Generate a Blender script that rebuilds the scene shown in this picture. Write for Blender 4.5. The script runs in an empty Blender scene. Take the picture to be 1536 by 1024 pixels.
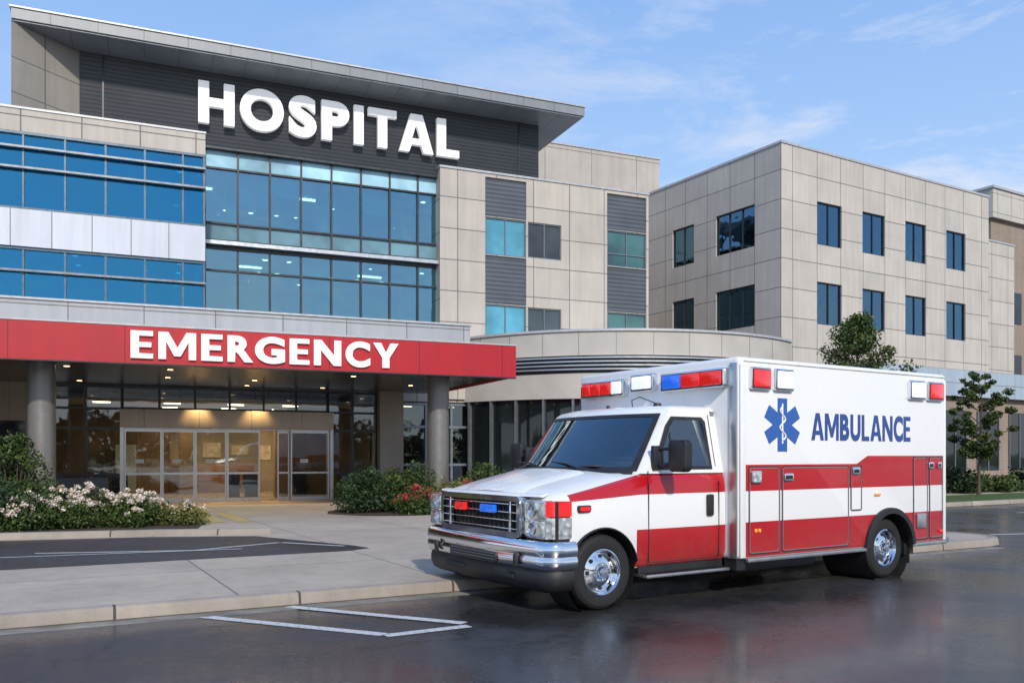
import bpy, bmesh, math, random
import numpy as np
from mathutils import Vector, Matrix
R=math.radians
random.seed(3)
sc=bpy.context.scene
sc.view_settings.view_transform='Standard'
sc.view_settings.look='None'
sc.view_settings.exposure=0
col=sc.collection

# ------------------------------------------------------------------ helpers
class NT:
    def __init__(s,name):
        s.m=bpy.data.materials.new(name); s.m.use_nodes=True
        s.t=s.m.node_tree; s.n=s.t.nodes; s.l=s.t.links
        s.b=s.n['Principled BSDF']; s.out=s.n['Material Output']
    def node(s,ty,**k):
        n=s.n.new(ty)
        for a,v in k.items(): setattr(n,a,v)
        return n
    def link(s,a,b): s.l.new(a,b)
    def val(s,sock,v):
        if hasattr(v,'is_linked') or hasattr(v,'links'): s.l.new(v,sock)
        else: sock.default_value=v
    def math(s,op,a,b=0.0,clamp=False):
        n=s.n.new('ShaderNodeMath'); n.operation=op; n.use_clamp=clamp
        s.val(n.inputs[0],a); s.val(n.inputs[1],b); return n.outputs[0]
    def coords(s):
        tc=s.n.new('ShaderNodeTexCoord'); sp=s.n.new('ShaderNodeSeparateXYZ')
        s.link(tc.outputs['Object'],sp.inputs[0])
        return tc.outputs['Object'],sp.outputs[0],sp.outputs[1],sp.outputs[2]
    def noise(s,vec,scale,detail=4,rough=.55):
        n=s.n.new('ShaderNodeTexNoise'); s.link(vec,n.inputs['Vector'])
        n.inputs['Scale'].default_value=scale; n.inputs['Detail'].default_value=detail
        n.inputs['Roughness'].default_value=rough
        return n.outputs['Fac']
    def ramp(s,fac,stops):
        n=s.n.new('ShaderNodeValToRGB'); s.link(fac,n.inputs[0])
        e=n.color_ramp.elements
        while len(e)<len(stops): e.new(.5)
        for i,(p,c) in enumerate(stops):
            e[i].position=p; e[i].color=(c[0],c[1],c[2],1) if len(c)==3 else c
        return n.outputs[0]
    def mix(s,f,a,b,mode='MIX'):
        n=s.n.new('ShaderNodeMix'); n.data_type='RGBA'; n.blend_type=mode
        s.val(n.inputs[0],f)
        for sock,v in ((n.inputs[6],a),(n.inputs[7],b)):
            if isinstance(v,tuple): sock.default_value=(v[0],v[1],v[2],1)
            else: s.link(v,sock)
        return n.outputs[2]
    def maprange(s,v,a,b,c,d):
        n=s.n.new('ShaderNodeMapRange'); s.link(v,n.inputs[0])
        for i,x in enumerate((a,b,c,d)): n.inputs[i+1].default_value=x
        return n.outputs[0]
    def bump(s,h,strength,dist=.01):
        n=s.n.new('ShaderNodeBump'); s.link(h,n.inputs['Height'])
        n.inputs['Strength'].default_value=strength; n.inputs['Distance'].default_value=dist
        s.link(n.outputs[0],s.b.inputs['Normal']); return n.outputs[0]

def simple(name,c,rough=.5,metal=0,coat=0,emis=None,es=0,var=.12,scale=6,bump=0):
    t=NT(name); v,x,y,z=t.coords()
    n=t.noise(v,scale,5)
    k=t.maprange(n,.3,.7,1-var,1+var)
    cn=t.node('ShaderNodeVectorMath',operation='SCALE'); cn.inputs[0].default_value=c; t.link(k,cn.inputs['Scale'])
    t.link(cn.outputs[0],t.b.inputs['Base Color'])
    rr=t.maprange(n,.3,.7,max(0.02,rough-.06),min(1,rough+.06)); t.link(rr,t.b.inputs['Roughness'])
    t.b.inputs['Metallic'].default_value=metal
    t.b.inputs['Coat Weight'].default_value=coat
    t.b.inputs['Coat Roughness'].default_value=.05
    if emis:
        t.b.inputs['Emission Color'].default_value=(*emis,1); t.b.inputs['Emission Strength'].default_value=es
    if bump: t.bump(t.noise(v,scale*6,4),bump)
    return t.m

def panel_mat(name,c,bw,rh,offx=0,offz=0,mortar=.016,joint=(.16,.15,.14),rough=.75,var=.1,plane='xz',bumpd=.012):
    t=NT(name); v,x,y,z=t.coords()
    cb=t.node('ShaderNodeCombineXYZ')
    a=x; b=z if plane=='xz' else y
    t.link(t.math('ADD',a,offx),cb.inputs[0]); t.link(t.math('ADD',b,offz),cb.inputs[1])
    br=t.node('ShaderNodeTexBrick'); br.offset=0; br.squash=1
    t.link(cb.outputs[0],br.inputs['Vector'])
    br.inputs['Scale'].default_value=1; br.inputs['Mortar Size'].default_value=mortar
    br.inputs['Mortar Smooth'].default_value=.1; br.inputs['Bias'].default_value=0
    br.inputs['Brick Width'].default_value=bw; br.inputs['Row Height'].default_value=rh
    br.inputs['Color1'].default_value=(*c,1)
    br.inputs['Color2'].default_value=(c[0]*.92,c[1]*.92,c[2]*.93,1)
    br.inputs['Mortar'].default_value=(*joint,1)
    n=t.noise(v,.7,6,.6); n2=t.noise(v,28,3)
    mp=t.node('ShaderNodeMapping'); mp.inputs['Scale'].default_value=(5,5,.35); t.link(v,mp.inputs[0])
    n3=t.noise(mp.outputs[0],1.0,4)
    k=t.math('MULTIPLY',t.maprange(n,.3,.7,1-var,1+var*.6),t.maprange(n2,.3,.7,.95,1.04))
    k=t.math('MULTIPLY',k,t.maprange(n3,.35,.7,1.04,.9))
    sc_=t.node('ShaderNodeVectorMath',operation='SCALE'); t.link(br.outputs['Color'],sc_.inputs[0]); t.link(k,sc_.inputs['Scale'])
    t.link(sc_.outputs[0],t.b.inputs['Base Color'])
    t.b.inputs['Roughness'].default_value=rough
    inv=t.math('SUBTRACT',1,br.outputs['Fac'])
    hh=t.math('ADD',inv,t.math('MULTIPLY',n2,.06))
    t.bump(hh,.6,bumpd)
    return t.m

def setup(ob,mat=None,parent=None):
    if mat: 
        for m in (mat if isinstance(mat,list) else [mat]): ob.data.materials.append(m)
    if parent: ob.parent=parent
    col.objects.link(ob); return ob
def empty(name,loc=(0,0,0),rz=0,parent=None):
    e=bpy.data.objects.new(name,None); e.location=loc; e.rotation_euler=(0,0,rz)
    e.empty_display_size=.3
    if parent: e.parent=parent
    col.objects.link(e); return e
def mesh(name,verts,faces,mat,parent=None,smooth=False,ang=35,recalc=True):
    me=bpy.data.meshes.new(name); me.from_pydata([tuple(v) for v in verts],[],faces); me.update()
    if recalc:
        bm=bmesh.new(); bm.from_mesh(me); bmesh.ops.recalc_face_normals(bm,faces=bm.faces); bm.to_mesh(me); bm.free()
    if smooth:
        me.polygons.foreach_set('use_smooth',[True]*len(me.polygons)); me.set_sharp_from_angle(angle=R(ang))
    return setup(bpy.data.objects.new(name,me),mat,parent)
BF=[(0,1,3,2),(4,6,7,5),(0,4,5,1),(2,3,7,6),(0,2,6,4),(1,5,7,3)]
def boxes(name,lst,mat,parent=None,bevel=0,seg=2):
    bm=bmesh.new()
    for (x0,x1,y0,y1,z0,z1) in lst:
        vs=[bm.verts.new((x,y,z)) for x in (x0,x1) for y in (y0,y1) for z in (z0,z1)]
        for f in BF: bm.faces.new([vs[i] for i in f])
    bmesh.ops.recalc_face_normals(bm,faces=bm.faces)
    if bevel: bmesh.ops.bevel(bm,geom=list(bm.edges),offset=bevel,segments=seg,profile=.5,affect='EDGES')
    me=bpy.data.meshes.new(name); bm.to_mesh(me); bm.free()
    if bevel:
        me.polygons.foreach_set('use_smooth',[True]*len(me.polygons)); me.set_sharp_from_angle(angle=R(40))
    return setup(bpy.data.objects.new(name,me),mat,parent)
def box(name,x0,x1,y0,y1,z0,z1,mat,parent=None,bevel=0,seg=2):
    return boxes(name,[(x0,x1,y0,y1,z0,z1)],mat,parent,bevel,seg)
def prism(name,pts,y0,y1,mat,parent=None,plane='xz',bevel=0,smooth=False):
    bm=bmesh.new()
    def P(a,b,c): return (a,c,b) if plane=='xz' else ((a,b,c) if plane=='xy' else (c,a,b))
    A=[bm.verts.new(P(a,b,y0)) for a,b in pts]; B=[bm.verts.new(P(a,b,y1)) for a,b in pts]
    n=len(pts); bm.faces.new(A); bm.faces.new(B[::-1])
    for i in range(n): bm.faces.new([A[i],A[(i+1)%n],B[(i+1)%n],B[i]])
    bmesh.ops.recalc_face_normals(bm,faces=bm.faces)
    if bevel: bmesh.ops.bevel(bm,geom=[e for e in bm.edges],offset=bevel,segments=2,profile=.5,affect='EDGES')
    me=bpy.data.meshes.new(name); bm.to_mesh(me); bm.free()
    if bevel or smooth:
        me.polygons.foreach_set('use_smooth',[True]*len(me.polygons)); me.set_sharp_from_angle(angle=R(35))
    return setup(bpy.data.objects.new(name,me),mat,parent)
def rrect(x0,x1,z0,z1,r,n=5):
    o=[]
    for cx,cz,a0 in ((x1-r,z1-r,0),(x0+r,z1-r,90),(x0+r,z0+r,180),(x1-r,z0+r,270)):
        for i in range(n+1):
            a=R(a0+90*i/n); o.append((cx+r*math.cos(a),cz+r*math.sin(a)))
    return o
def lathe(name,prof,c,mat,parent=None,axis='y',n=40,ang=35):
    vs=[];fs=[]
    for (r,d) in prof:
        for i in range(n):
            a=2*math.pi*i/n
            p=(c[0]+r*math.cos(a),c[1]+d,c[2]+r*math.sin(a)) if axis=='y' else (c[0]+r*math.cos(a),c[1]+r*math.sin(a),c[2]+d)
            vs.append(p)
    for k in range(len(prof)-1):
        for i in range(n):
            fs.append((k*n+i,k*n+(i+1)%n,(k+1)*n+(i+1)%n,(k+1)*n+i))
    return mesh(name,vs,fs,mat,parent,True,ang)
def tube(name,pts,r,mat,parent=None,n=8):
    cu=bpy.data.curves.new(name,'CURVE'); cu.dimensions='3D'; cu.bevel_depth=r; cu.bevel_resolution=3
    sp=cu.splines.new('POLY'); sp.points.add(len(pts)-1)
    for i,p in enumerate(pts): sp.points[i].co=(*p,1)
    cu.use_fill_caps=True
    return setup(bpy.data.objects.new(name,cu),mat,parent)
def frame_strip(name,pts,w,y0,y1,mat,parent=None):
    n=len(pts)
    inner=[]
    for i in range(n):
        a=Vector(pts[i-1]);b=Vector(pts[i]);c=Vector(pts[(i+1)%n])
        d1=(b-a);d2=(c-b)
        if d1.length<1e-6: d1=d2
        if d2.length<1e-6: d2=d1
        d1.normalize();d2.normalize()
        n1=Vector((-d1.y,d1.x));n2=Vector((-d2.y,d2.x)); m=(n1+n2)
        m.normalize(); k=w/max(.3,m.dot(n1))
        inner.append(b+m*k)
    vs=[(p[0],y0,p[1]) for p in pts]+[(p[0],y0,p[1]) for p in inner]+[(p[0],y1,p[1]) for p in pts]+[(p[0],y1,p[1]) for p in inner]
    fs=[]
    for i in range(n):
        j=(i+1)%n
        fs+=[(i,j,n+j,n+i),(2*n+i,3*n+i,3*n+j,2*n+j),(i,2*n+i,2*n+j,j),(n+i,n+j,3*n+j,3*n+i)]
    return mesh(name,vs,fs,mat,parent)
def wall(name,x0,x1,z0,z1,ops,y,mat,parent,recess=.14):
    xs=sorted({x0,x1,*[o[0] for o in ops],*[o[1] for o in ops]}); zs=sorted({z0,z1,*[o[2] for o in ops],*[o[3] for o in ops]})
    vs=[];fs=[]
    def q(a,b,c,d):
        i=len(vs); vs.extend([a,b,c,d]); fs.append((i,i+1,i+2,i+3))
    for i in range(len(xs)-1):
        for j in range(len(zs)-1):
            cx=(xs[i]+xs[i+1])/2; cz=(zs[j]+zs[j+1])/2
            if any(o[0]<cx<o[1] and o[2]<cz<o[3] for o in ops): continue
            q((xs[i],y,zs[j]),(xs[i+1],y,zs[j]),(xs[i+1],y,zs[j+1]),(xs[i],y,zs[j+1]))
    for a,b,c,d in ops:
        r=y+recess
        q((a,y,c),(a,y,d),(a,r,d),(a,r,c)); q((b,y,d),(b,y,c),(b,r,c),(b,r,d))
        q((a,y,d),(b,y,d),(b,r,d),(a,r,d)); q((b,y,c),(a,y,c),(a,r,c),(b,r,c))
    return mesh(name,vs,fs,mat,parent,recalc=False)
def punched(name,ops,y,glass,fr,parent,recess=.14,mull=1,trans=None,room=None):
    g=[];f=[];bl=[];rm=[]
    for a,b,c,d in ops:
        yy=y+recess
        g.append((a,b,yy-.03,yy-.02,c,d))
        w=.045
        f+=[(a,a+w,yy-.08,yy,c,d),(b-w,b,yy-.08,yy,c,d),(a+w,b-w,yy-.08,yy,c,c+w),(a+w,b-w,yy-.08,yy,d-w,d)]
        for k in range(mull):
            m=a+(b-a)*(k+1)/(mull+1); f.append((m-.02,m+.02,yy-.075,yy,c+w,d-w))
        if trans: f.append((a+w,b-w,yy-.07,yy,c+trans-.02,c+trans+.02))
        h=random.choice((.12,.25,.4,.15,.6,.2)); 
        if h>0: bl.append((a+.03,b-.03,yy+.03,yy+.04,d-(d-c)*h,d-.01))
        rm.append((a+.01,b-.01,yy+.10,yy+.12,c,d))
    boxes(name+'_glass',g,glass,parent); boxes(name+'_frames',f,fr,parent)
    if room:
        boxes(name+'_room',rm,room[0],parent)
        if bl: boxes(name+'_blinds',bl,room[1],parent)
LW={'H':.78,'O':.98,'S':.64,'P':.66,'I':.22,'T':.70,'A':.88,'L':.58,'E':.58,'M':1.0,'R':.72,'G':.86,'N':.82,'C':.76,'Y':.80,'B':.68,'U':.76}
def glyph(ch,s,bold):
    W=LW[ch]
    if ch=='I': return [[(0,0),(s,0),(s,1),(0,1)]],s
    if ch=='H': return [[(0,0),(s,0),(s,.41),(W-s,.41),(W-s,0),(W,0),(W,1),(W-s,1),(W-s,.41+s*.9),(s,.41+s*.9),(s,1),(0,1)]],W
    if ch=='L': return [[(0,0),(W,0),(W,s*.85),(s,s*.85),(s,1),(0,1)]],W
    if ch=='T': return [[(W/2-s/2,0),(W/2+s/2,0),(W/2+s/2,1-s*.85),(W,1-s*.85),(W,1),(0,1),(0,1-s*.85),(W/2-s/2,1-s*.85)]],W
    if ch=='E':
        e=s*.82; return [[(0,0),(W,0),(W,e),(s,e),(s,.5-e/2),(W*.92,.5-e/2),(W*.92,.5+e/2),(s,.5+e/2),(s,1-e),(W,1-e),(W,1),(0,1)]],W
    if ch=='M':
        c=s*1.15; return [[(0,0),(s*.92,0),(s*.92,.66),(W/2-.085,.12),(W/2+.085,.12),(W-s*.92,.66),(W-s*.92,0),(W,0),(W,1),(W-c*1.05,1),(W/2,.43),(c*1.05,1),(0,1)]],W
    if ch=='N':
        return [[(0,0),(s*.95,0),(s*.95,.62),(W-s*1.05,0),(W,0),(W,1),(W-s*.95,1),(W-s*.95,.38),(s*1.05,1),(0,1)]],W
    if ch=='Y':
        return [[(W/2-s/2,0),(W/2+s/2,0),(W/2+s/2,.40),(W,1),(W-s*1.15,1),(W/2,.60),(s*1.15,1),(0,1),(W/2-s/2,.40)]],W
    if ch=='A':
        k=s*1.1
        Lh=[(0,0),(k,0),(k+.065,.20),(W/2,.20),(W/2,.36),(W/2-.115,.36),(W/2,.76),(W/2,1),(W/2-k*.6,1)]
        return [Lh,[(W-a,b) for a,b in reversed(Lh)]],W
    return None,W
def text_mesh(name,txt,x0,x1,z0,h,y,depth,mat,parent=None,s=.2,bold=.03,gap=.11):
    polys=[];pen=0;fontg=[]
    for ch in txt:
        P,W=glyph(ch,s,bold)
        if P: 
            for p in P: polys.append([(pen+a,b) for a,b in p])
        else: fontg.append((ch,pen,W))
        pen+=W+gap
        if ch in 'T' : pen-=.05
        if ch=='A': pen-=.02
        if ch=='R': pen-=.09
        if ch=='C' : pen-=.04
    tot=pen-gap; sx=(x1-x0)/tot
    bm=bmesh.new()
    for p in polys:
        A_=[bm.verts.new((x0+a*sx,y,z0+b*h)) for a,b in p]; B_=[bm.verts.new((x0+a*sx,y-depth,z0+b*h)) for a,b in p]
        n=len(p); bm.faces.new(A_); bm.faces.new(B_[::-1])
        for i in range(n): bm.faces.new([A_[i],A_[(i+1)%n],B_[(i+1)%n],B_[i]])
    for ch,pn,W in fontg:
        cu=bpy.data.curves.new('g','FONT'); cu.body=ch; cu.size=1; cu.extrude=.05; cu.offset=bold; cu.resolution_u=8
        o=bpy.data.objects.new('g',cu); col.objects.link(o); bpy.context.view_layer.update()
        me=bpy.data.meshes.new_from_object(o.evaluated_get(bpy.context.evaluated_depsgraph_get())); bpy.data.objects.remove(o)
        n=len(me.vertices); c_=np.empty(n*3); me.vertices.foreach_get('co',c_); c_=c_.reshape(-1,3); mn=c_.min(0);mx=c_.max(0)
        ov=.018 if ch in 'OSCG' else 0
        q=np.empty_like(c_); q[:,0]=x0+(pn+(c_[:,0]-mn[0])/(mx[0]-mn[0])*W)*sx
        q[:,2]=z0+((c_[:,1]-mn[1])/(mx[1]-mn[1])*(1+2*ov)-ov)*h
        if ch=='U': q[:,2]=z0+((c_[:,1]-mn[1])/(mx[1]-mn[1])*(1.015)-.015)*h
        q[:,1]=y-(c_[:,2]-mn[2])/(mx[2]-mn[2])*depth
        me.vertices.foreach_set('co',q.ravel()); bm.from_mesh(me)
    bmesh.ops.recalc_face_normals(bm,faces=bm.faces)
    me=bpy.data.meshes.new(name); bm.to_mesh(me); bm.free(); 
    me.polygons.foreach_set('material_index',[0]*len(me.polygons))
    return setup(bpy.data.objects.new(name,me),mat,parent)
def boolean_cut(ob,cutters):
    for c in cutters:
        m=ob.modifiers.new('cut','BOOLEAN'); m.operation='DIFFERENCE'; m.object=c; m.solver='EXACT'
    bpy.context.view_layer.update()
    dg=bpy.context.evaluated_depsgraph_get()
    me=bpy.data.meshes.new_from_object(ob.evaluated_get(dg))
    ob.modifiers.clear(); ob.data=me
    for c in cutters: bpy.data.objects.remove(c)
    me.polygons.foreach_set('use_smooth',[True]*len(me.polygons)); me.set_sharp_from_angle(angle=R(32))
def cyl_obj(c,r,y0,y1,parent,n=48):
    vs=[];
    for yy in (y0,y1):
        for i in range(n):
            a=2*math.pi*i/n; vs.append((c[0]+r*math.cos(a),yy,c[1]+r*math.sin(a)))
    fs=[tuple(range(n)),tuple(range(2*n-1,n-1,-1))]+[(i,n+i,n+(i+1)%n,(i+1)%n) for i in range(n)]
    return mesh('cutter',vs,fs,None,parent)

# ------------------------------------------------------------------ world
az=R(16); el=R(33)
S=Vector((math.sin(az)*math.cos(el),-math.cos(az)*math.cos(el),math.sin(el)))
w=bpy.data.worlds.new("World"); sc.world=w; w.use_nodes=True
nt=w.node_tree; bg=nt.nodes['Background']
sky=nt.nodes.new('ShaderNodeTexSky'); sky.sky_type='NISHITA'; sky.sun_disc=False
sky.sun_elevation=el; sky.sun_rotation=R(164); sky.dust_density=1.0; sky.ozone_density=1.6
tc=nt.nodes.new('ShaderNodeTexCoord')
sep=nt.nodes.new('ShaderNodeSeparateXYZ'); nt.links.new(tc.outputs['Generated'],sep.inputs[0])
hz=nt.nodes.new('ShaderNodeValToRGB'); nt.links.new(sep.outputs[2],hz.inputs[0])
e_=hz.color_ramp.elements; e_[0].position=0; e_[0].color=(.72,.78,.88,1); e_[1].position=.60; e_[1].color=(.17,.37,.80,1)
q_=e_.new(.24); q_.color=(.40,.60,.92,1)
hs_=nt.nodes.new('ShaderNodeVectorMath'); hs_.operation='SCALE'; nt.links.new(hz.outputs[0],hs_.inputs[0]); hs_.inputs['Scale'].default_value=8.6
hm=nt.nodes.new('ShaderNodeMix'); hm.data_type='RGBA'; hm.inputs[0].default_value=.82
nt.links.new(sky.outputs[0],hm.inputs[6]); nt.links.new(hs_.outputs[0],hm.inputs[7])
mp=nt.nodes.new('ShaderNodeMapping'); mp.inputs['Scale'].default_value=(1.0,1.3,3.8); mp.inputs['Rotation'].default_value=(0,R(-14),0); mp.inputs['Location'].default_value=(.35,0,.2)
nt.links.new(tc.outputs['Generated'],mp.inputs[0])
nz=nt.nodes.new('ShaderNodeTexNoise'); nz.inputs['Scale'].default_value=3.4; nz.inputs['Detail'].default_value=11; nz.inputs['Roughness'].default_value=.68; nz.inputs['Distortion'].default_value=.3
nt.links.new(mp.outputs[0],nz.inputs['Vector'])
xm=nt.nodes.new('ShaderNodeMapRange'); nt.links.new(sep.outputs[0],xm.inputs[0])
for i,v_ in enumerate((-.25,.45,.10,.95)): xm.inputs[i+1].default_value=v_
rp=nt.nodes.new('ShaderNodeValToRGB'); nt.links.new(nz.outputs['Fac'],rp.inputs[0])
rp.color_ramp.elements[0].position=.47; rp.color_ramp.elements[1].position=.74
mm=nt.nodes.new('ShaderNodeMath'); mm.operation='MULTIPLY'; nt.links.new(rp.outputs[0],mm.inputs[0]); nt.links.new(xm.outputs[0],mm.inputs[1])
mx_=nt.nodes.new('ShaderNodeMix'); mx_.data_type='RGBA'; nt.links.new(mm.outputs[0],mx_.inputs[0])
nt.links.new(hm.outputs[2],mx_.inputs[6]); mx_.inputs[7].default_value=(6.6,6.6,7.0,1)
nt.links.new(mx_.outputs[2],bg.inputs[0]); bg.inputs[1].default_value=.136
sl=bpy.data.lights.new('sun','SUN'); sl.energy=3.25; sl.angle=R(2.0); sl.color=(1,.92,.80)
so=bpy.data.objects.new('sun',sl); so.rotation_euler=(-S).to_track_quat('-Z','Y').to_euler(); so.location=(0,-20,30); col.objects.link(so)
cam=bpy.data.cameras.new('camera'); co=bpy.data.objects.new('camera',cam); col.objects.link(co)
co.location=(0,0,1.6); co.rotation_euler=(R(90),0,0); cam.sensor_width=36; cam.lens=30.47; cam.shift_y=170/1536; cam.clip_end=6000; cam.clip_start=.05
sc.camera=co

# ------------------------------------------------------------------ materials
beige=(.53,.485,.425)
M_wall=panel_mat('precast_panel',beige,1.5,1.12,offx=.1,offz=.35)
M_wall2=panel_mat('precast_panel_east',(.55,.51,.455),1.48,1.19,offx=.82,offz=-.05)
M_wallL=panel_mat('precast_panel_side',(.53,.485,.425),1.4,1.19,offx=.03,offz=-.05)
M_white=panel_mat('white_metal_panel',(.58,.61,.67),1.0,3.0,offx=.34,mortar=.012,rough=.35,var=.05)
M_grey=panel_mat('grey_metal_panel',(.40,.41,.43),1.6,5.0,mortar=.012,rough=.4,var=.06)
M_red=panel_mat('red_fascia',(.44,.007,.016),2.3,9,offx=.4,mortar=.008,joint=(.15,.0,.01),rough=.45,var=.08)
M_brick=panel_mat('brown_brick',(.32,.235,.17),.4,.14,mortar=.02,joint=(.3,.27,.24))
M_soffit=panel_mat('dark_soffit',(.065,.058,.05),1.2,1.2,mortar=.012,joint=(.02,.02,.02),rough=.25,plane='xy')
M_roofsoff=panel_mat('roof_soffit',(.24,.26,.28),1.0,3.0,mortar=.012,rough=.4,plane='xy')
M_roofmetal=panel_mat('roof_edge_metal',(.26,.28,.30),1.25,9,mortar=.012,rough=.4,var=.08)
M_parapet=simple('parapet_cap',(.46,.47,.48),.4,.2)
M_alu=simple('aluminium',(.55,.56,.57),.32,.85,var=.05)
M_darkframe=simple('dark_frame',(.05,.055,.06),.35,.5)
M_greyframe=simple('grey_frame',(.20,.22,.24),.35,.5)
M_col=simple('column_metal',(.24,.225,.21),.38,.5,var=.06)
M_tan=panel_mat('tan_plaster',(.34,.30,.25),1.2,9,rough=.7,mortar=.008)
M_int=simple('interior_wall',(.50,.44,.36),.8,var=.35,scale=.6)
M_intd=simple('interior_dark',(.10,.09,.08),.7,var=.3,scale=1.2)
M_ceil=simple('interior_ceiling',(.5,.5,.5),.8)
M_floor=simple('interior_floor',(.30,.26,.21),.25)
M_lamp=simple('downlight',(1,.9,.7),.5,emis=(1,.82,.55),es=9,var=0)
M_lampw=simple('warm_downlight',(1,.8,.5),.5,emis=(1,.66,.30),es=8,var=0)
M_sign=simple('white_sign',(.85,.85,.85),.35,emis=(1,1,1),es=.28,var=.02)
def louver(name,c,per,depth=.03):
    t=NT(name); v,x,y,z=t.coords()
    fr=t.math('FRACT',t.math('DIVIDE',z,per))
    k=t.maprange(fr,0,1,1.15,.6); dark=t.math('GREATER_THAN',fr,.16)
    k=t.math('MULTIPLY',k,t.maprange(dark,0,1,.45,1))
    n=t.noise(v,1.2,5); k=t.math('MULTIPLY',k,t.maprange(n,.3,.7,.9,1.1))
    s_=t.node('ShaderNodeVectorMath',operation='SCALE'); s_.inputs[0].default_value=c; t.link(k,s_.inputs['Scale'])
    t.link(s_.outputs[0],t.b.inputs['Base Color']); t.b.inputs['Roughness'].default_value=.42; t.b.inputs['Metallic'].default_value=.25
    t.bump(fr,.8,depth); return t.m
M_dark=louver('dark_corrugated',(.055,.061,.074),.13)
M_louv=louver('grey_louver',(.15,.17,.20),.16)
def glass(name,tint,refl,fac0=.2,gl=(.85,.93,1.0),wob=.012):
    t=NT(name); v,x,y,z=t.coords()
    tr=t.node('ShaderNodeBsdfTransparent'); tr.inputs[0].default_value=(*tint,1)
    g=t.node('ShaderNodeBsdfGlossy'); g.inputs['Color'].default_value=(*gl,1); g.inputs['Roughness'].default_value=.015
    bn=t.node('ShaderNodeBump'); bn.inputs['Strength'].default_value=.25; bn.inputs['Distance'].default_value=wob
    t.link(t.noise(v,.9,2),bn.inputs['Height']); t.link(bn.outputs[0],g.inputs['Normal'])
    lw=t.node('ShaderNodeFresnel'); lw.inputs[0].default_value=1.5
    f=t.math('ADD',t.math('MULTIPLY',lw.outputs[0],refl),fac0,True)
    mx=t.node('ShaderNodeMixShader'); t.link(f,mx.inputs[0]); t.link(tr.outputs[0],mx.inputs[1]); t.link(g.outputs[0],mx.inputs[2])
    t.link(mx.outputs[0],t.out.inputs[0]); return t.m
M_curt=glass('curtain_glass',(.40,.62,.68),1.0,.28,gl=(.48,.80,.95),wob=.09)
M_blueg=glass('blue_glass',(.06,.28,.44),1.0,.34,gl=(.11,.55,.90),wob=.08)
M_clear=glass('clear_glass',(.82,.85,.85),1.0,.04)
M_winC=glass('east_glass',(.38,.58,.66),1.0,.26,gl=(.30,.58,.80),wob=.08)
M_wardg=glass('ward_glass',(.45,.5,.5),1.0,.07,gl=(.8,.9,.95),wob=.05)
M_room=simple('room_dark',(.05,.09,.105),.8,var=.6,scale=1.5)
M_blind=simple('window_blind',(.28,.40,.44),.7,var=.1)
def winglass(name,c,rough=.04,met=.0):
    t=NT(name); v,x,y,z=t.coords()
    n=t.noise(v,.55,3); 
    cc=t.mix(t.maprange(n,.35,.65,0,1),(c[0]*.6,c[1]*.6,c[2]*.6),(c[0]*1.4,c[1]*1.4,c[2]*1.4))
    t.link(cc,t.b.inputs['Base Color']); t.b.inputs['Roughness'].default_value=rough; t.b.inputs['IOR'].default_value=1.6
    t.b.inputs['Metallic'].default_value=met
    t.bump(t.noise(v,.8,2),.2,.02)
    return t.m
M_winteal=winglass('teal_window_glass',(.09,.32,.42),met=.2)
M_spand=winglass('pale_spandrel_glass',(.34,.58,.70),.15)
M_dkglass=winglass('dark_glass',(.008,.012,.014))

# ------------------------------------------------------------------ hospital
H=empty('hospital_building',(0,0,0),R(23))
ux0=-16
box('canopy_fascia',ux0,9.2,21.4,21.55,3.68,4.52,M_red,H)
box('canopy_fascia_end',9.05,9.2,21.553,28.8,3.68,4.52,M_red,H)
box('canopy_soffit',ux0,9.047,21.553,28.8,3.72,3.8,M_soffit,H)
box('canopy_roof',ux0,9.047,21.553,28.8,4.40,4.50,M_grey,H)
box('canopy_trim',ux0,9.22,21.385,21.56,4.523,4.56,M_parapet,H)
box('canopy_drip',ux0,9.21,21.39,21.55,3.65,3.677,M_darkframe,H)
box('canopy_upstand',ux0,8.18,22.2,26.95,4.5,5.10,M_grey,H)
box('canopy_upstand_cap',ux0,8.22,22.16,26.9,5.103,5.15,M_parapet,H)
for u in (-10,-2.2,7.5):
    lathe('canopy_column',[(.3,.13),(.3,3.72)],(u,22.9,0),M_col,H,'z',32)
    lathe('column_base',[(.0,.25),(.36,.25),(.36,.13)],(u,22.9,0),M_greyframe,H,'z',32)
    for zz in (1.4,2.6): lathe('column_joint',[(.303,zz),(.303,zz+.015)],(u,22.9,0),M_greyframe,H,'z',32)
vs=[];fs=[]
for iu in range(-5,4):
    for d in (23.2,25.6,27.6):
        if (iu*7+int(d))%3==0: continue
        u=iu*2.3+.6
        i=len(vs); n=12
        for k in range(n):
            a=2*math.pi*k/n; vs.append((u+.07*math.cos(a),d+.07*math.sin(a),3.715))
        fs.append(tuple(range(i,i+n)))
mesh('canopy_downlights',vs,fs,M_lampw,H)
D=28.85
box('ground_wall_left',-16,-2.6,D,D+.3,.1,3.72,M_tan,H)
boxes('ground_window_left',[(-4.9,-3.2,D-.02,D-.003,.9,2.6)],M_dkglass,H)
box('entrance_pier',7.26,8.07,28.4,29.5,.1,3.72,M_tan,H)
f=[];g=[]
def gl_grid(u0,u1,z0,z1,y,nu,zs,w=.035,dp=.1):
    g.append((u0,u1,y-.01,y,z0,z1))
    for i in range(nu+1):
        u=u0+(u1-u0)*i/nu; f.append((u-w,u+w,y-dp,y+.03,z0,z1))
    for z in zs: f.append((u0+w,u1-w,y-dp+.004,y+.026,z-w,z+w))
gl_grid(-2.6,-.62,.13,3.70,D,2,(.2,1.0,2.4,3.0,3.66))
gl_grid(-.6,5.6,2.98,3.70,D,6,(3.02,3.66))
gl_grid(5.6,7.24,.13,3.70,D,2,(.2,1.0,2.4,3.0,3.66))
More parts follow.
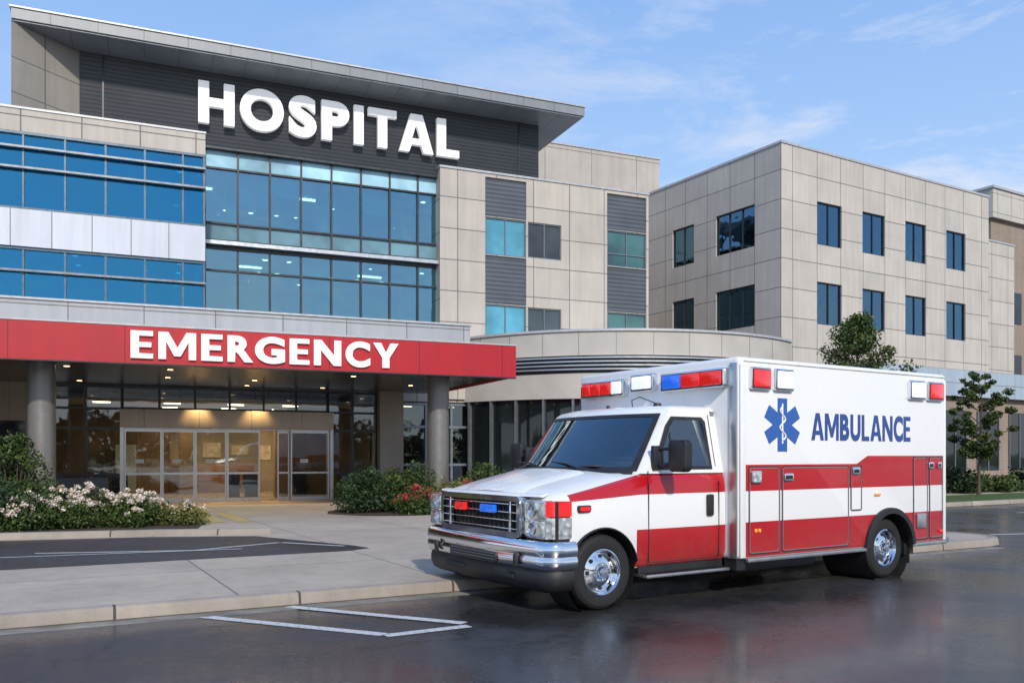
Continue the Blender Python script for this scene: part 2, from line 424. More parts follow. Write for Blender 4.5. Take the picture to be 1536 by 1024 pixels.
boxes('entrance_glazing',g,M_clear,H); boxes('entrance_frames',f,M_darkframe,H)
box('portal_header',-.66,5.66,28.15,28.83,2.42,2.97,panel_mat('portal_panel',(.50,.45,.38),1.55,3,mortar=.008,rough=.45),H,.01)
boxes('portal_jambs',[(-.66,-.56,28.18,28.9,.13,2.417),(5.56,5.66,28.18,28.9,.13,2.417)],M_alu,H)
f=[];g=[]
us=[-.55,.5,1.45,2.38,3.38,4.32,5.55]
for i in range(6):
    a,b=us[i],us[i+1]; y=28.35 if i in(0,5) else 28.5
    if i==3: y=28.42
    if i==4: a+=.55; y=28.56
    w_=.05
    f+=[(a+.005,a+w_,y-.03,y+.03,.14,2.38),(b-w_,b-.005,y-.03,y+.03,.14,2.38),(a+w_,b-w_,y-.03,y+.03,2.30,2.38),(a+w_,b-w_,y-.03,y+.03,.14,.26),(a+w_,b-w_,y-.025,y+.025,1.0,1.06)]
    g.append((a+w_,b-w_,y-.006,y+.006,.26,2.30))
f.append((-.55,5.55,28.3,28.62,2.385,2.415))
boxes('sliding_door_frames',f,M_alu,H); boxes('sliding_door_glass',g,M_clear,H)
boxes('door_decals',[(us[i]+.3,us[i]+.55,28.30 if i in (0,5) else 28.47,28.304 if i in (0,5) else 28.474,1.35,1.47) for i in (0,1,2,5)],simple('door_decal',(.6,.6,.6),.5),H)
box('lobby_floor',-6,9,28.9,38,.05,.135,M_floor,H)
box('lobby_back',-6,7.2,37.5,37.7,.1,3.9,M_int,H)
box('lobby_ceiling',-6,7.2,29.2,37.5,3.3,3.4,M_ceil,H)
boxes('lobby_side',[(-6.2,-6,29.2,37.7,.1,3.9),(7.2,7.3,29.6,37.7,.1,3.9)],M_intd,H)
boxes('lobby_partitions',[(-3,-.2,33,33.15,.13,3.3),(4.6,7.1,32,32.15,.13,3.3),(1.2,1.7,34.5,35,.13,3.3),(-.2,.9,35.5,35.6,.13,3.3),(4.2,4.6,31.0,31.4,.13,3.3)],simple('lobby_timber',(.22,.15,.09),.6,var=.3,scale=1.5),H)
box('reception_desk',.9,4.0,35.4,36.1,.13,1.2,simple('desk_wood',(.25,.13,.06),.4),H,.02)
boxes('waiting_chairs',[(x,x+.5,31.3,31.8,.45,.55) for x in (-1.6,-1.0,2.6,3.2,4.9)]+[(x,x+.5,31.8,31.86,.55,1.0) for x in (-1.6,-1.0,2.6,3.2,4.9)]+[(x+.05,x+.45,31.35,31.75,.13,.449) for x in (-1.6,-1.0,2.6,3.2,4.9)],M_darkframe,H)
boxes('lobby_light_panels',[(x,x+.5,d,d+.15,3.27,3.295) for x in (-1.5,.6,2.6,4.4) for d in (30.5,33.2,35.8)],M_lamp,H)
M_postglow=simple('glowing_poster',(.40,.34,.24),.5,emis=(1,.65,.3),es=.22,var=.5,scale=5)  # warm glow added to the posters' own material; they are no lamps
boxes('wall_posters',[(2.2,2.9,37.44,37.47,1.5,2.1),(3.3,4.0,37.44,37.47,1.6,2.0),(4.4,4.9,37.44,37.47,1.4,2.0)],M_postglow,H)
boxes('vending_machine',[(-.9,-.25,32.4,32.95,.13,1.95)],simple('vending',(.08,.10,.14),.3,emis=(.8,.6,.3),es=.15),H,.02)
for u,d,en,sz in ((1.5,27.9,230,70),(3.25,27.9,230,70),(-1.6,25.0,60,110),(5.2,25.0,60,110)):
    L=bpy.data.lights.new('canopy_lamp','SPOT'); L.energy=en; L.color=(1,.60,.24); L.spot_size=R(sz); L.spot_blend=.8; L.shadow_soft_size=.06
    o=bpy.data.objects.new('canopy_lamp',L); o.location=(u,d,3.66); o.parent=H; col.objects.link(o)
for yy,en in ((34,150),(30.6,80)):
    L=bpy.data.lights.new('lobby_lamp','AREA'); L.energy=en; L.size=3.5; L.color=(1,.70,.38)
    o=bpy.data.objects.new('lobby_lamp',L); o.location=(2.5,yy,3.2); o.parent=H; col.objects.link(o)
boxes('planter',[(-2.4,-.95,27.7,28.3,.13,.95),(5.85,6.6,27.7,28.3,.13,.95)],M_darkframe,H,.02)
f=[];g=[]
gl_grid(8.3,14,.5,3.45,29.7,6,(.54,1.25,2.6,3.41),.04)
boxes('ward_glazing',g,M_wardg,H); boxes('ward_frames',f,M_greyframe,H)
boxes('ward_room',[(8.3,14,33,33.1,.1,3.5),(8.3,14,29.75,33,3.46,3.5),(13.9,14,29.75,33,.1,3.45),(9.5,10.3,31.5,31.6,.1,2.2),(11.5,12.9,31,31.1,.1,1.6)],M_intd,H)
boxes('ward_lights',[(x,x+.7,d,d+.15,3.43,3.455) for x in (8.7,10.4,12.2) for d in (30.4,31.9)],M_lamp,H)
boxes('ward_posters',[(8.7,9.2,32.95,32.98,1.4,2.0),(11,11.5,32.95,32.98,1.5,2.1)],M_postglow,H)
boxes('ground_wall_right',[(8.07,19,29.6,29.69,.1,.5),(8.07,8.26,29.6,29.9,.503,3.49),(8.07,19,29.6,29.9,3.493,6.0),(14.04,19,29.6,29.9,.503,3.49)],M_wall,H)
x0=-16;x1=1.66
box('left_block_parapet',x0,x1,27.0,27.3,10.42,11.03,M_wall,H)
box('left_block_cap',x0,x1+.02,26.97,27.35,11.033,11.09,M_parapet,H)
box('left_block_band',x0,x1,26.93,27.25,7.28,8.29,M_white,H)
box('left_block_roof',x0,x1,27.3,36,10.7,10.8,M_grey,H)
f=[];g=[]
g+=[(x0,x1-.02,27.08,27.1,8.29,10.42),(x0,x1-.02,27.08,27.1,4.9,7.28)]
cols=[x1-.04]; uu=x1-.62
while uu>x0:
    cols.append(uu); uu-=1.02
for u in cols: f+=[(u-.025,u+.025,27.0,27.12,8.295,10.415),(u-.025,u+.025,27.0,27.12,4.9,7.275)]
for z in (8.33,10.38,7.24): f.append((x0,x1-.002,26.985,27.11,z-.03,z+.03))
boxes('left_block_glass',g,M_blueg,H); boxes('left_block_mullions',f,simple('blue_grey_frame',(.09,.13,.17),.35,.4),H)
boxes('left_block_rails',[(x0,x1,26.88,26.995,z-.028,z+.028) for z in (9.42,9.98,6.62)],M_greyframe,H)
boxes('left_block_slabs',[(x0,1.5,27.3,33,7.4,7.9),(x0,1.5,27.35,33,10.2,10.4)],M_ceil,H)
boxes('left_block_inner',[(x0,1.5,31.5,31.7,4.6,10.4),(x1-.03,x1,27.1,31,4.9,7.277),(x1-.03,x1,27.1,31,8.293,10.417)],M_int,H)
D=30
g=[(.5,9.9,D,D+.02,9.2,11.0),(.5,9.9,D,D+.02,4.5,8.42)]
boxes('curtain_glass_panes',g,M_curt,H)
box('curtain_top_spandrel',.5,9.9,D,D+.02,11.0,11.62,M_spand,H)
box('curtain_mid_spandrel',.5,9.9,D,D+.02,8.6,9.2,winglass('grey_spandrel',(.12,.23,.28),.1),H)
f=[]
u=2.86-2.06
while u<9.9:
    f+=[(u-.028,u+.028,D-.09,D+.03,8.6,11.62),(u-.028,u+.028,D-.09,D+.03,4.5,8.42)]; u+=1.03
for z in (11.0,9.2,11.6,8.64,7.65,8.38): f.append((.5,9.9,D-.085,D+.025,z-.028,z+.028))
boxes('curtain_mullions',f,M_darkframe,H)
boxes('curtain_beam',[(.5,9.8,D-.35,D+.02,8.45,8.57)],M_alu,H)
boxes('curtain_slabs',[(.5,9.9,D+.1,D+7,8.35,8.6),(.5,9.9,D+.1,D+7,11.0,11.2),(.5,9.9,D+.1,D+7,4.6,4.8)],M_ceil,H)
boxes('curtain_interior',[(.3,9.9,D+6,D+6.2,4.5,11.2),(.3,.5,D+.05,D+6,4.5,11.2)],M_int,H)
boxes('curtain_columns',[(u,u+.4,D+1.2,D+1.6,4.8,11) for u in (2.6,5.7,8.8)],M_ceil,H)
boxes('interior_partitions',[(3.6,4.9,D+3.5,D+3.6,4.8,8.3),(6.6,9.0,D+3,D+3.1,8.65,10.9),(7,7.8,D+4,D+4.1,4.8,7.4),(1.2,2.2,D+2,D+2.1,4.8,7.1),(3.2,5.2,D+2.4,D+2.5,8.65,9.7)],simple('timber_panel',(.36,.25,.16),.5),H)
boxes('roller_blinds',[(2.9,3.86,D+.15,D+.16,9.9,10.97),(3.93,4.9,D+.15,D+.16,10.3,10.97),(6.99,7.95,D+.15,D+.16,10.1,10.97),(4.96,5.9,D+.15,D+.16,7.2,8.33)],M_blind,H)
vs=[];fs=[]
def disc(u,d,z,r=.075):
    i=len(vs)
    for k in range(10):
        a=2*math.pi*k/10; vs.append((u+r*math.cos(a),d+r*math.sin(a),z))
    fs.append(tuple(range(i,i+10)))
for zc,d0 in ((10.985,31),(8.335,31)):
    for k in range(10):
        for d in (31,33.2,35):
            if random.random()<.6: disc(.9+.95*k+random.uniform(-.15,.15),d,zc,random.uniform(.06,.10))
for zc in (10.19,7.39):
    for k in range(16):
        for d in (28.2,29.6):
            if random.random()<.3: disc(1-.95*k,d,zc)
mesh('interior_downlights',vs,fs,M_lamp,H)
boxes('interior_light_panels',[(u,u+.9,D+2.2,D+2.4,z,z+.01) for u,z in ((1.3,10.96),(5.1,10.96),(7.4,8.31),(3.0,8.31))],M_lamp,H)
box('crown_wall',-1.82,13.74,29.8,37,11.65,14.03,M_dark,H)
box('crown_flashing',-1.84,13.76,29.77,30.1,11.58,11.647,M_darkframe,H)
boxes('crown_seams',[(-1.2,-1.15,29.77,29.797,11.65,14.03),(12.9,12.95,29.77,29.797,11.95,14.03)],M_darkframe,H)
box('roof_slab',-3.5,14.97,28.4,38.5,14.09,14.40,M_roofmetal,H)
box('roof_soffit',-3.45,14.92,28.45,38.4,14.04,14.087,M_roofsoff,H)
box('roof_edge_cap',-3.55,15.0,28.36,38.55,14.403,14.45,M_parapet,H)
prism('crown_fin',[(-3.5,28.42),(-1.83,29.82),(-1.83,30.0),(-3.5,28.7)],10.9,14.035,panel_mat('fin_panel',(.34,.31,.27),.9,1.0),H,plane='xy')
box('crown_side',-3.5,-3.3,28.72,37,10.8,14.03,M_grey,H)
wins1=[(11.46,13.10,8.92,10.3),(11.46,13.10,5.9,7.12)]
wins2=[(13.16,14.55,8.95,10.28),(13.16,14.55,6.1,7.1)]
wins3=[(16.53,18.3,8.93,10.33),(16.53,18.3,5.9,7.15)]
louv=[(11.46,13.10,10.32,11.75),(11.46,13.10,7.14,8.90),(16.53,18.3,10.35,11.75),(16.53,18.3,7.17,8.91)]
wall('wing_wall',9.73,18.4,3.6,11.87,wins1+wins2+wins3+louv,29.5,M_wall,H,.12)
punched('wing_teal',wins1,29.5,M_winteal,M_greyframe,H,.12,1)
punched('wing_dark',wins2,29.5,winglass('wing_dark_glass',(.05,.065,.075)),M_greyframe,H,.12,1)
punched('wing_teal_b',wins3,29.5,winglass('green_glass',(.05,.13,.13)),M_greyframe,H,.12,1,.5)
boxes('wing_louvers',[(a,b,29.57,29.6,c,d) for a,b,c,d in louv],M_louv,H)
box('wing_side',9.73,9.76,29.503,30.2,4.5,11.87,M_wallL,H)
box('wing_core',9.8,18.38,29.75,40,4.5,11.7,M_wall,H)
box('wing_cap',9.70,18.43,29.46,40,11.873,11.95,M_parapet,H)
box('core_block',-16,22,38.6,48,0,10.6,M_wall,H)
box('penthouse',14,24.8,38.7,50,10.61,17.0,panel_mat('penthouse_panel',(.47,.43,.38),2.6,2.1),H)
box('penthouse_cap',13.95,24.85,38.65,50.05,17.003,17.08,M_parapet,H)
box('left_penthouse',-16,-3.2,33,40,10.82,12.9,M_wall,H)
p1=Vector((-1.6,31.2));p2=Vector((4.3,29.0));p3=Vector((9.76,31.4))
def circ(a,b,c):
    ax,ay=a;bx,by=b;cx,cy=c
    d=2*(ax*(by-cy)+bx*(cy-ay)+cx*(ay-by))
    ux=((ax*ax+ay*ay)*(by-cy)+(bx*bx+by*by)*(cy-ay)+(cx*cx+cy*cy)*(ay-by))/d
    uy=((ax*ax+ay*ay)*(cx-bx)+(bx*bx+by*by)*(ax-cx)+(cx*cx+cy*cy)*(bx-ax))/d
    return Vector((ux,uy)),(Vector((ux,uy))-Vector(a)).length
cc,rr=circ(p1,p2,p3)
drum=empty('curved_wing',(0,0,0),R(-23),H)
A0=math.atan2(p1.y-cc.y,p1.x-cc.x); A1=math.atan2(p3.y-cc.y,p3.x-cc.x)
def arc_wall(name,r,z0,z1,mat,thick=.25,n=40):
    a0=A0-R(2); a1=A1+R(6)
    vs=[];fs=[]
    for i in range(n+1):
        a=a0+(a1-a0)*i/n
        for rad in (r,r-thick):
            for z in (z0,z1): vs.append((cc.x+rad*math.cos(a),cc.y+rad*math.sin(a),z))
    for i in range(n):
        b=i*4;c_=b+4
        fs+=[(b,c_,c_+1,b+1),(b+1,c_+1,c_+3,b+3),(b+2,b+3,c_+3,c_+2),(b,b+2,c_+2,c_)]
    return mesh(name,vs,fs,mat,drum,True,30)
M_drum=simple('drum_panel',(.47,.44,.40),.6,var=.10,scale=1)
arc_wall('drum_parapet',rr,4.95,5.75,M_drum)
arc_wall('drum_cap',rr+.06,5.75,5.83,M_parapet,.4)
arc_wall('drum_recess',rr-.25,4.35,4.95,simple('drum_recess',(.13,.15,.17),.4,.3))
for k in range(4): arc_wall('sunshade_fin',rr+.12,4.45+.13*k,4.50+.13*k,M_alu,.35)
arc_wall('drum_band',rr-.02,3.5,4.35,M_drum)
arc_wall('drum_glass',rr-.18,.5,3.5,M_dkglass,.1)
arc_wall('drum_base',rr-.02,.1,.5,M_drum)
for i in range(13):
    a=A0+(A1-A0)*i/12; 
    o=box('drum_mullion',-.1,.1,-.04,.04,.5,3.5,M_greyframe,drum); o.location=(cc.x+(rr-.14)*math.cos(a),cc.y+(rr-.14)*math.sin(a),0); o.rotation_euler=(0,0,a)
for i in range(10):
    a=A0+(A1-A0)*(i+.5)/10
    o=box('drum_joint',-.02,.006,-.008,.008,4.96,5.74,M_greyframe,drum); o.location=(cc.x+rr*math.cos(a),cc.y+rr*math.sin(a),0); o.rotation_euler=(0,0,a)
n=30; rv=[(cc.x+(rr-.3)*math.cos(A0+(A1-A0)*i/n),cc.y+(rr-.3)*math.sin(A0+(A1-A0)*i/n),5.6) for i in range(n+1)]
mesh('drum_roof',rv+[(11,36,5.6),(0,34,5.6)],[tuple(range(n+3))],M_grey,drum)
E=empty('east_wing',(23.69,27.97,0),R(8),H)
opsR=[];opsL=[]
for zc in ((10.37,12.16),(7.05,8.82)):
    for s in (2.15,5.05,8.03,11.12): opsR.append((s,s+1.55,zc[0],zc[1]))
    opsL+= [(-3.69,-1.43,zc[0]-.05,zc[1]-.08),(-6.52,-5.08,zc[0]-.05,zc[1]-.08)]
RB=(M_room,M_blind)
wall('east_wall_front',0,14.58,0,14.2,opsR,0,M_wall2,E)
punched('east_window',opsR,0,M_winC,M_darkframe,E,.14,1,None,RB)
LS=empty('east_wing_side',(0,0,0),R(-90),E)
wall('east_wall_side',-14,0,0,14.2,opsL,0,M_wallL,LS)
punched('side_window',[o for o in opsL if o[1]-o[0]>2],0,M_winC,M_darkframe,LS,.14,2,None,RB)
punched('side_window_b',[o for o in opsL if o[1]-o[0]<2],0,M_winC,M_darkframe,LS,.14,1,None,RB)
box('east_core',.3,14.3,.3,14,0,14.0,M_wall2,E)
box('east_end',14.55,14.58,.003,14,0,14.2,M_wallL,E)
boxes('east_cap',[(-.04,14.62,-.04,.3,14.203,14.30),(-.04,.3,.303,14,14.203,14.30)],M_parapet,E)
opsX=[(15.6,16.6,10.4,12.0),(15.6,16.6,7.0,8.7)]
wall('east_annex_wall',14.6,19,0,12.6,opsX,1.2,M_wall2,E); punched('annex_window',opsX,1.2,M_winC,M_darkframe,E,.14,0,None,RB)
box('east_annex_core',14.7,19,1.5,12,0,12.4,M_wall2,E); box('annex_cap',14.6,19.04,1.16,12,12.603,12.68,M_parapet,E)
box('east_podium_band',4,30,-1.6,-.02,4.2,5.4,panel_mat('podium_band',(.38,.46,.54),2.0,.6,mortar=.012,rough=.35,var=.05),E)
box('east_podium_wall',4,30,-1.3,-.03,0,4.197,M_brick,E)
boxes('podium_windows',[(x,x+1.7,-1.34,-1.303,.9,3.6) for x in (6.2,8.8,11.4,14,16.6,19.2,21.8)],M_dkglass,E)
boxes('podium_frames',[(x+k-.03,x+k+.03,-1.37,-1.342,.9,3.6) for x in (6.2,8.8,11.4,14,16.6,19.2,21.8) for k in (0,.85,1.7)],M_greyframe,E)
N=empty('brick_building',(0,0,0),R(31))
def rot31(X,z): return X*math.cos(R(31))+z*math.sin(R(31)), -X*math.sin(R(31))+z*math.cos(R(31))
a,b=rot31(29.5,54)
box('brick_walls',a+.6,a+30,b,b+15,0,16.4,M_brick,N)
box('upper_band',a+.3,a+30,b-.3,b+15.1,16.4,18.2,M_wall2,N)
box('roof_cap',a+.2,a+30,b-.4,b+15.2,18.2,18.35,M_parapet,N)
boxes('brick_windows',[(a+x,a+x+1.8,b-.04,b-.003,z,z+2) for x in (2.2,5.6,9) for z in (2,6,10)],M_dkglass,N)

text_mesh('hospital_sign','HOSPITAL',1.6,10.45,12.27,1.34,29.66,.18,M_sign,None,.23,.05,.12).rotation_euler=(0,0,R(23))
text_mesh('emergency_sign','EMERGENCY',-.28,5.93,3.79,.62,21.385,.06,M_sign,None,.215,.045,.14).rotation_euler=(0,0,R(23))

# ------------------------------------------------------------------ ground
def asphalt(name,r0=.14,r1=.45,coat=.2):
    t=NT(name); v,x,y,z=t.coords()
    n1=t.noise(v,130,2,.7); n2=t.noise(v,.5,6,.6); n3=t.noise(v,9,5,.65)
    c=t.ramp(n1,[(.3,(.012,.012,.013)),(.52,(.034,.034,.036)),(.78,(.17,.16,.155))])
    k=t.math('MULTIPLY',t.maprange(n2,.3,.7,.6,1.3),t.maprange(n3,.3,.7,.85,1.15))
    s_=t.node('ShaderNodeVectorMath',operation='SCALE'); t.link(c,s_.inputs[0]); t.link(k,s_.inputs['Scale'])
    vo=t.node('ShaderNodeTexVoronoi',feature='DISTANCE_TO_EDGE'); vo.inputs['Scale'].default_value=.22
    wv=t.node('ShaderNodeVectorMath',operation='ADD'); nn=t.node('ShaderNodeTexNoise'); t.link(v,nn.inputs['Vector']); nn.inputs['Scale'].default_value=1.3; nn.inputs['Detail'].default_value=6
    sN=t.node('ShaderNodeVectorMath',operation='SCALE'); t.link(nn.outputs['Color'],sN.inputs[0]); sN.inputs['Scale'].default_value=1.1
    t.link(v,wv.inputs[0]); t.link(sN.outputs[0],wv.inputs[1]); t.link(wv.outputs[0],vo.inputs['Vector'])
    ck=t.math('MULTIPLY',t.math('LESS_THAN',vo.outputs['Distance'],.0035),.6)
    t.link(t.mix(ck,s_.outputs[0],(.006,.006,.006)),t.b.inputs['Base Color'])
    r=t.math('ADD',t.maprange(n2,.40,.62,r0,r1),t.maprange(n3,.3,.7,-.04,.08),True)
    t.link(r,t.b.inputs['Roughness'])
    bn=t.node('ShaderNodeBump'); bn.inputs['Distance'].default_value=.005
    t.link(n1,bn.inputs['Height']); t.link(t.maprange(n2,.42,.62,.25,.6),bn.inputs['Strength']); t.link(bn.outputs[0],t.b.inputs['Normal'])
    t.b.inputs['Coat Weight'].default_value=coat; t.b.inputs['Coat Roughness'].default_value=.12
    return t.m
M_asph=asphalt('wet_asphalt')
M_conc=panel_mat('concrete_paving',(.46,.39,.31),2.4,2.4,mortar=.012,joint=(.20,.165,.13),rough=.75,var=.18,plane='xy',bumpd=.006)
M_kerb=panel_mat('kerb_concrete',(.35,.30,.245),1.8,9,mortar=.014,joint=(.07,.06,.05),rough=.8,var=.25)
t=NT('lawn_grass'); v,x,y,z=t.coords(); t.link(t.ramp(t.noise(v,14,6,.7),[(.3,(.03,.06,.012)),(.7,(.09,.15,.03))]),t.b.inputs['Base Color']); t.b.inputs['Roughness'].default_value=.9; t.bump(t.noise(v,60,3),.8,.03); M_grass=t.m
t=NT('mulch'); v,x,y,z=t.coords(); t.link(t.ramp(t.noise(v,25,6,.7),[(.3,(.02,.014,.009)),(.7,(.10,.065,.04))]),t.b.inputs['Base Color']); t.b.inputs['Roughness'].default_value=.95; t.bump(t.noise(v,40,3),.8,.03); M_mulch=t.m
t=NT('road_paint'); v,x,y,z=t.coords(); n_=t.noise(v,30,6,.7); t.link(t.mix(t.maprange(n_,.5,.66,0,1),(.62,.62,.60),(.18,.18,.18)),t.b.inputs['Base Color']); t.b.inputs['Roughness'].default_value=.5; M_paint=t.m
M_yel=simple('tactile_yellow',(.48,.37,.16),.7,var=.2)
def sheet(name,pts,z,mat,parent=None):
    o=mesh(name,[(p[0],p[1],z) for p in pts],[tuple(range(len(pts)))],mat,parent,recalc=False)
    if o.data.polygons[0].normal.z<0: o.data.flip_normals()
    return o
def slab(name,pts,z0,z1,mat,parent=None): return prism(name,pts,z0,z1,mat,parent,plane='xy')
sheet('ground',[(-3000,-3000),(3000,-3000),(3000,3000),(-3000,3000)],-.012,M_grass)
sheet('road',[(-90,-70),(110,-70),(110,90),(-90,90)],0,M_asph)
kd=R(28.9)
SW=empty('sidewalk',(-.68,10.1,0),kd)
def loc(p):
    dx,dy=p[0]+.68,p[1]-10.1
    return (dx*math.cos(kd)+dy*math.sin(kd),-dx*math.sin(kd)+dy*math.cos(kd))
edge=[(-44,0),(10.3,0)]
a0=[]
for i in range(1,9):
    a=R(-90+180*i/8); a0.append((10.3+.9*math.cos(a),.9+.9*math.sin(a)))
front=edge+a0
rest=[loc(p) for p in ((5.0,19.2),(3.2,22.5),(6,26),(10.5,28.6),(24,36.5),(24,60),(-60,60))]
plaza=[(-44,.16),(10.3,.16)]+[(10.3+(.74)*math.cos(R(-90+180*i/8)),.9+.74*math.sin(R(-90+180*i/8))) for i in range(1,9)]+rest
slab('paving',plaza,-.05,.13,M_conc,SW)
def ribbon(name,path,w0,w1,z0,z1,mat,parent):
    vs=[];fs=[];n=len(path)
    for i,p in enumerate(path):
        a=Vector(path[max(0,i-1)]);b=Vector(path[min(n-1,i+1)]); d=(b-a).normalized(); nn=Vector((-d.y,d.x))
        for (w_,z) in ((w0,z0),(w0+.015,z1-.03),(w0+.028,z1-.01),(w0+.05,z1),(w1,z1),(w1,z0)):
            q=Vector(p)+nn*w_; vs.append((q.x,q.y,z))
    for i in range(n-1):
        for k in range(5): fs.append((i*6+k,(i+1)*6+k,(i+1)*6+k+1,i*6+k+1))
    return mesh(name,vs,fs,mat,parent,True,50)
ribbon('kerb_stone',front,0,.157,-.02,.136,M_kerb,SW)
ribbon('gutter',[(-44,-.0),(10.3,-.0)],-.26,-.003,-.03,.006,simple('gutter_concrete',(.20,.18,.15),.5,var=.4,scale=3),SW)
lane=empty('driveway',(0,0,0))
sheet('driveway_asphalt',[(-30,-2),(-6.53,11.05),(-2.5,13.3),(-2.25,13.7),(-2.6,14.1),(-4.65,15.7),(-6.5,15.5),(-9,14.75),(-32,8)],.134,asphalt('driveway_asphalt_mat',.35,.55,0),lane)
def stripe(name,a,b,w_,z,mat,parent=None):
    a=Vector(a);b=Vector(b);d=(b-a).normalized();n=Vector((-d.y,d.x))*w_/2
    return sheet(name,[a-n,b-n,b+n,a+n],z,mat,parent)
stripe('lane_line',(-7.1,12.9),(-4.9,13.3),.09,.138,M_paint,lane)
stripe('lane_line_b',(-4.88,13.32),(-3.9,14.5),.09,.138,M_paint,lane)
stripe('lane_line_c',(-3.85,14.5),(-2.7,13.95),.09,.138,M_paint,lane)
stripe('lane_line_d',(-7.6,12.2),(-4.2,13.5),.07,.142,M_paint,lane)
RM=empty('road_marking',(0,0,0))
for i,(a,b) in enumerate((((-3.15,8.62),(-1.14,7.72)),((-1.12,7.66),(-.40,8.1)),((-2.35,9.12),(-.45,8.22)))): stripe('line_%d'%i,a,b,.13,.004+.002*i,M_paint,RM)
stripe('far_line',(9.6,17.4),(13,18.2),.12,.004,M_paint,RM)
stripe('far_line_b',(14,24),(24,28),.12,.004,M_paint,RM)
ribbon('bed_kerb',[(-32,8.2),(-9,15.0),(-6.4,15.75),(-4.9,15.95),(-4.5,16.15)],0,.16,.1,.24,M_kerb,None)
sheet('planting_bed',[(-30,10),(-9,15.6),(-6.6,16.2),(-6.2,17),(-6.6,18.6),(-9,20.5),(-30,20)],.139,M_mulch)
sheet('planting_bed',[(-4.6,21.6),(-3.6,20.9),(-2.6,20.9),(3.5,24.2),(8,27.5),(6,30.5),(-3.5,25.2),(-4.8,22.6)],.139,M_mulch)
for i in range(2):
    stripe('tactile_strip',(-7.8+i*.55,21.6+i*.1),(-6.4+i*.55,18.9+i*.1),.35,.136,M_yel)
slab('lawn',[(11.6,26.8),(13,26.6),(34,39),(34,46),(24,39.2),(10.5,31.2)],-.02,.12,M_grass)
ribbon('lawn_kerb',[(11.2,26.4),(13,26.3),(34,38.7)],0,.2,-.02,.14,M_kerb,None)

# ------------------------------------------------------------------ foliage
def leafmat(name,stops,rough=.55):
    t=NT(name); at=t.node('ShaderNodeAttribute'); at.attribute_name='var'; 
    t.link(t.ramp(at.outputs['Fac'],stops),t.b.inputs['Base Color']); t.b.inputs['Roughness'].default_value=rough
    t.b.inputs['Specular IOR Level'].default_value=.3
    return t.m
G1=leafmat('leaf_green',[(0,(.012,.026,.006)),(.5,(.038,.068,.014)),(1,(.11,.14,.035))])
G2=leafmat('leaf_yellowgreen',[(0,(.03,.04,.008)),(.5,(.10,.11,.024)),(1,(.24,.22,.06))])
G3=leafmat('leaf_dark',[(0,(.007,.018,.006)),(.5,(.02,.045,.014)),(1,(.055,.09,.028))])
FW=leafmat('cream_blossom',[(0,(.42,.33,.25)),(.5,(.66,.56,.46)),(1,(.78,.70,.62))])
FR=leafmat('red_blossom',[(0,(.25,.01,.02)),(1,(.55,.04,.06))])
BARK=simple('bark',(.09,.065,.045),.9,var=.3,scale=12,bump=.5)
rng=np.random.default_rng(5)
def leaves(name,cl,n,size,mat,parent=None,surf=.55,aspect=.6):
    cl=np.array(cl); vol=(cl[:,3]*cl[:,4]*cl[:,5])**.7; pr=vol/vol.sum()
    idx=rng.choice(len(cl),n,p=pr)
    d=rng.normal(size=(n,3)); d/=np.linalg.norm(d,axis=1)[:,None]
    r=surf+(1-surf)*rng.random(n)**.6+rng.normal(0,.09,n)
    c=cl[idx,:3]+d*cl[idx,3:]*r[:,None]
    a=rng.normal(size=(n,3))+d*.6; a/=np.linalg.norm(a,axis=1)[:,None]
    b=np.cross(a,rng.normal(size=(n,3))); b/=np.linalg.norm(b,axis=1)[:,None]
    t_=np.cross(a,b); s=size*(.6+.8*rng.random(n))[:,None]
    V=np.stack([c-b*s,c-t_*s*aspect,c+b*s,c+t_*s*aspect],1).reshape(-1,3)
    me=bpy.data.meshes.new(name)
    me.vertices.add(4*n); me.vertices.foreach_set('co',V.ravel())
    me.loops.add(4*n); me.loops.foreach_set('vertex_index',np.arange(4*n))
    me.polygons.add(n); me.polygons.foreach_set('loop_start',np.arange(n)*4)
    try: me.polygons.foreach_set('loop_total',np.full(n,4))
    except Exception: pass
    me.update(calc_edges=True)
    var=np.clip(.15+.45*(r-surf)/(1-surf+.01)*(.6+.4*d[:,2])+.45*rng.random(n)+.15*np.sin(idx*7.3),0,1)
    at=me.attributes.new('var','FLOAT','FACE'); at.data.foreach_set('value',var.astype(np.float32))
    return setup(bpy.data.objects.new(name,me),mat,parent)
def clumps(cx,cy,z0,rx,ry,h,n,cr):
    o=[]
    for i in range(n):
        a=rng.random()*2*math.pi; q=rng.random()**.5
        x=cx+rx*q*math.cos(a);y=cy+ry*q*math.sin(a)
        top=z0+h*(1-.45*q*q)*(.75+.35*rng.random())
        r=cr*(.6+.6*rng.random())
        zz=max(z0+r*.6,top-r) ; o.append((x,y,zz,r,r,r*.9))
        if zz>z0+r*1.4: o.append((x,y,z0+(zz-z0)*.45,r*1.1,r*1.1,r))
    return o
def shrub(name,cx,cy,rx,ry,h,mat,n=5000,size=.035,flower=None,nf=0,fs=.03,ncl=24,cr=.25):
    e=empty(name,(cx,cy,.13)); c=clumps(0,0,0,rx,ry,h,ncl,cr)
    leaves('leaves',c,n,size,mat,e)
    for i in range(0,len(c),3): tube('stem',[(0,0,0),(c[i][0]*.5,c[i][1]*.5,c[i][2]*.5),c[i][:3]],.012,BARK,e)
    if flower:
        heads=[]
        for a,b,z,r,r2,r3 in c:
            if z>h*.3:
                for k in range(4):
                    th=rng.random()*6.28; ph=rng.random()*1.4
                    heads.append((a+r*math.cos(th)*math.sin(ph),b+r*math.sin(th)*math.sin(ph),z+r3*math.cos(ph)+.02,.07,.07,.05))
        leaves('blossoms',heads,nf,fs,flower,e,surf=.3,aspect=.9)
    return e
shrub('flowering_shrub',-8.75,17.6,.75,.6,.92,G1,6000,.03,FW,3800,.022)
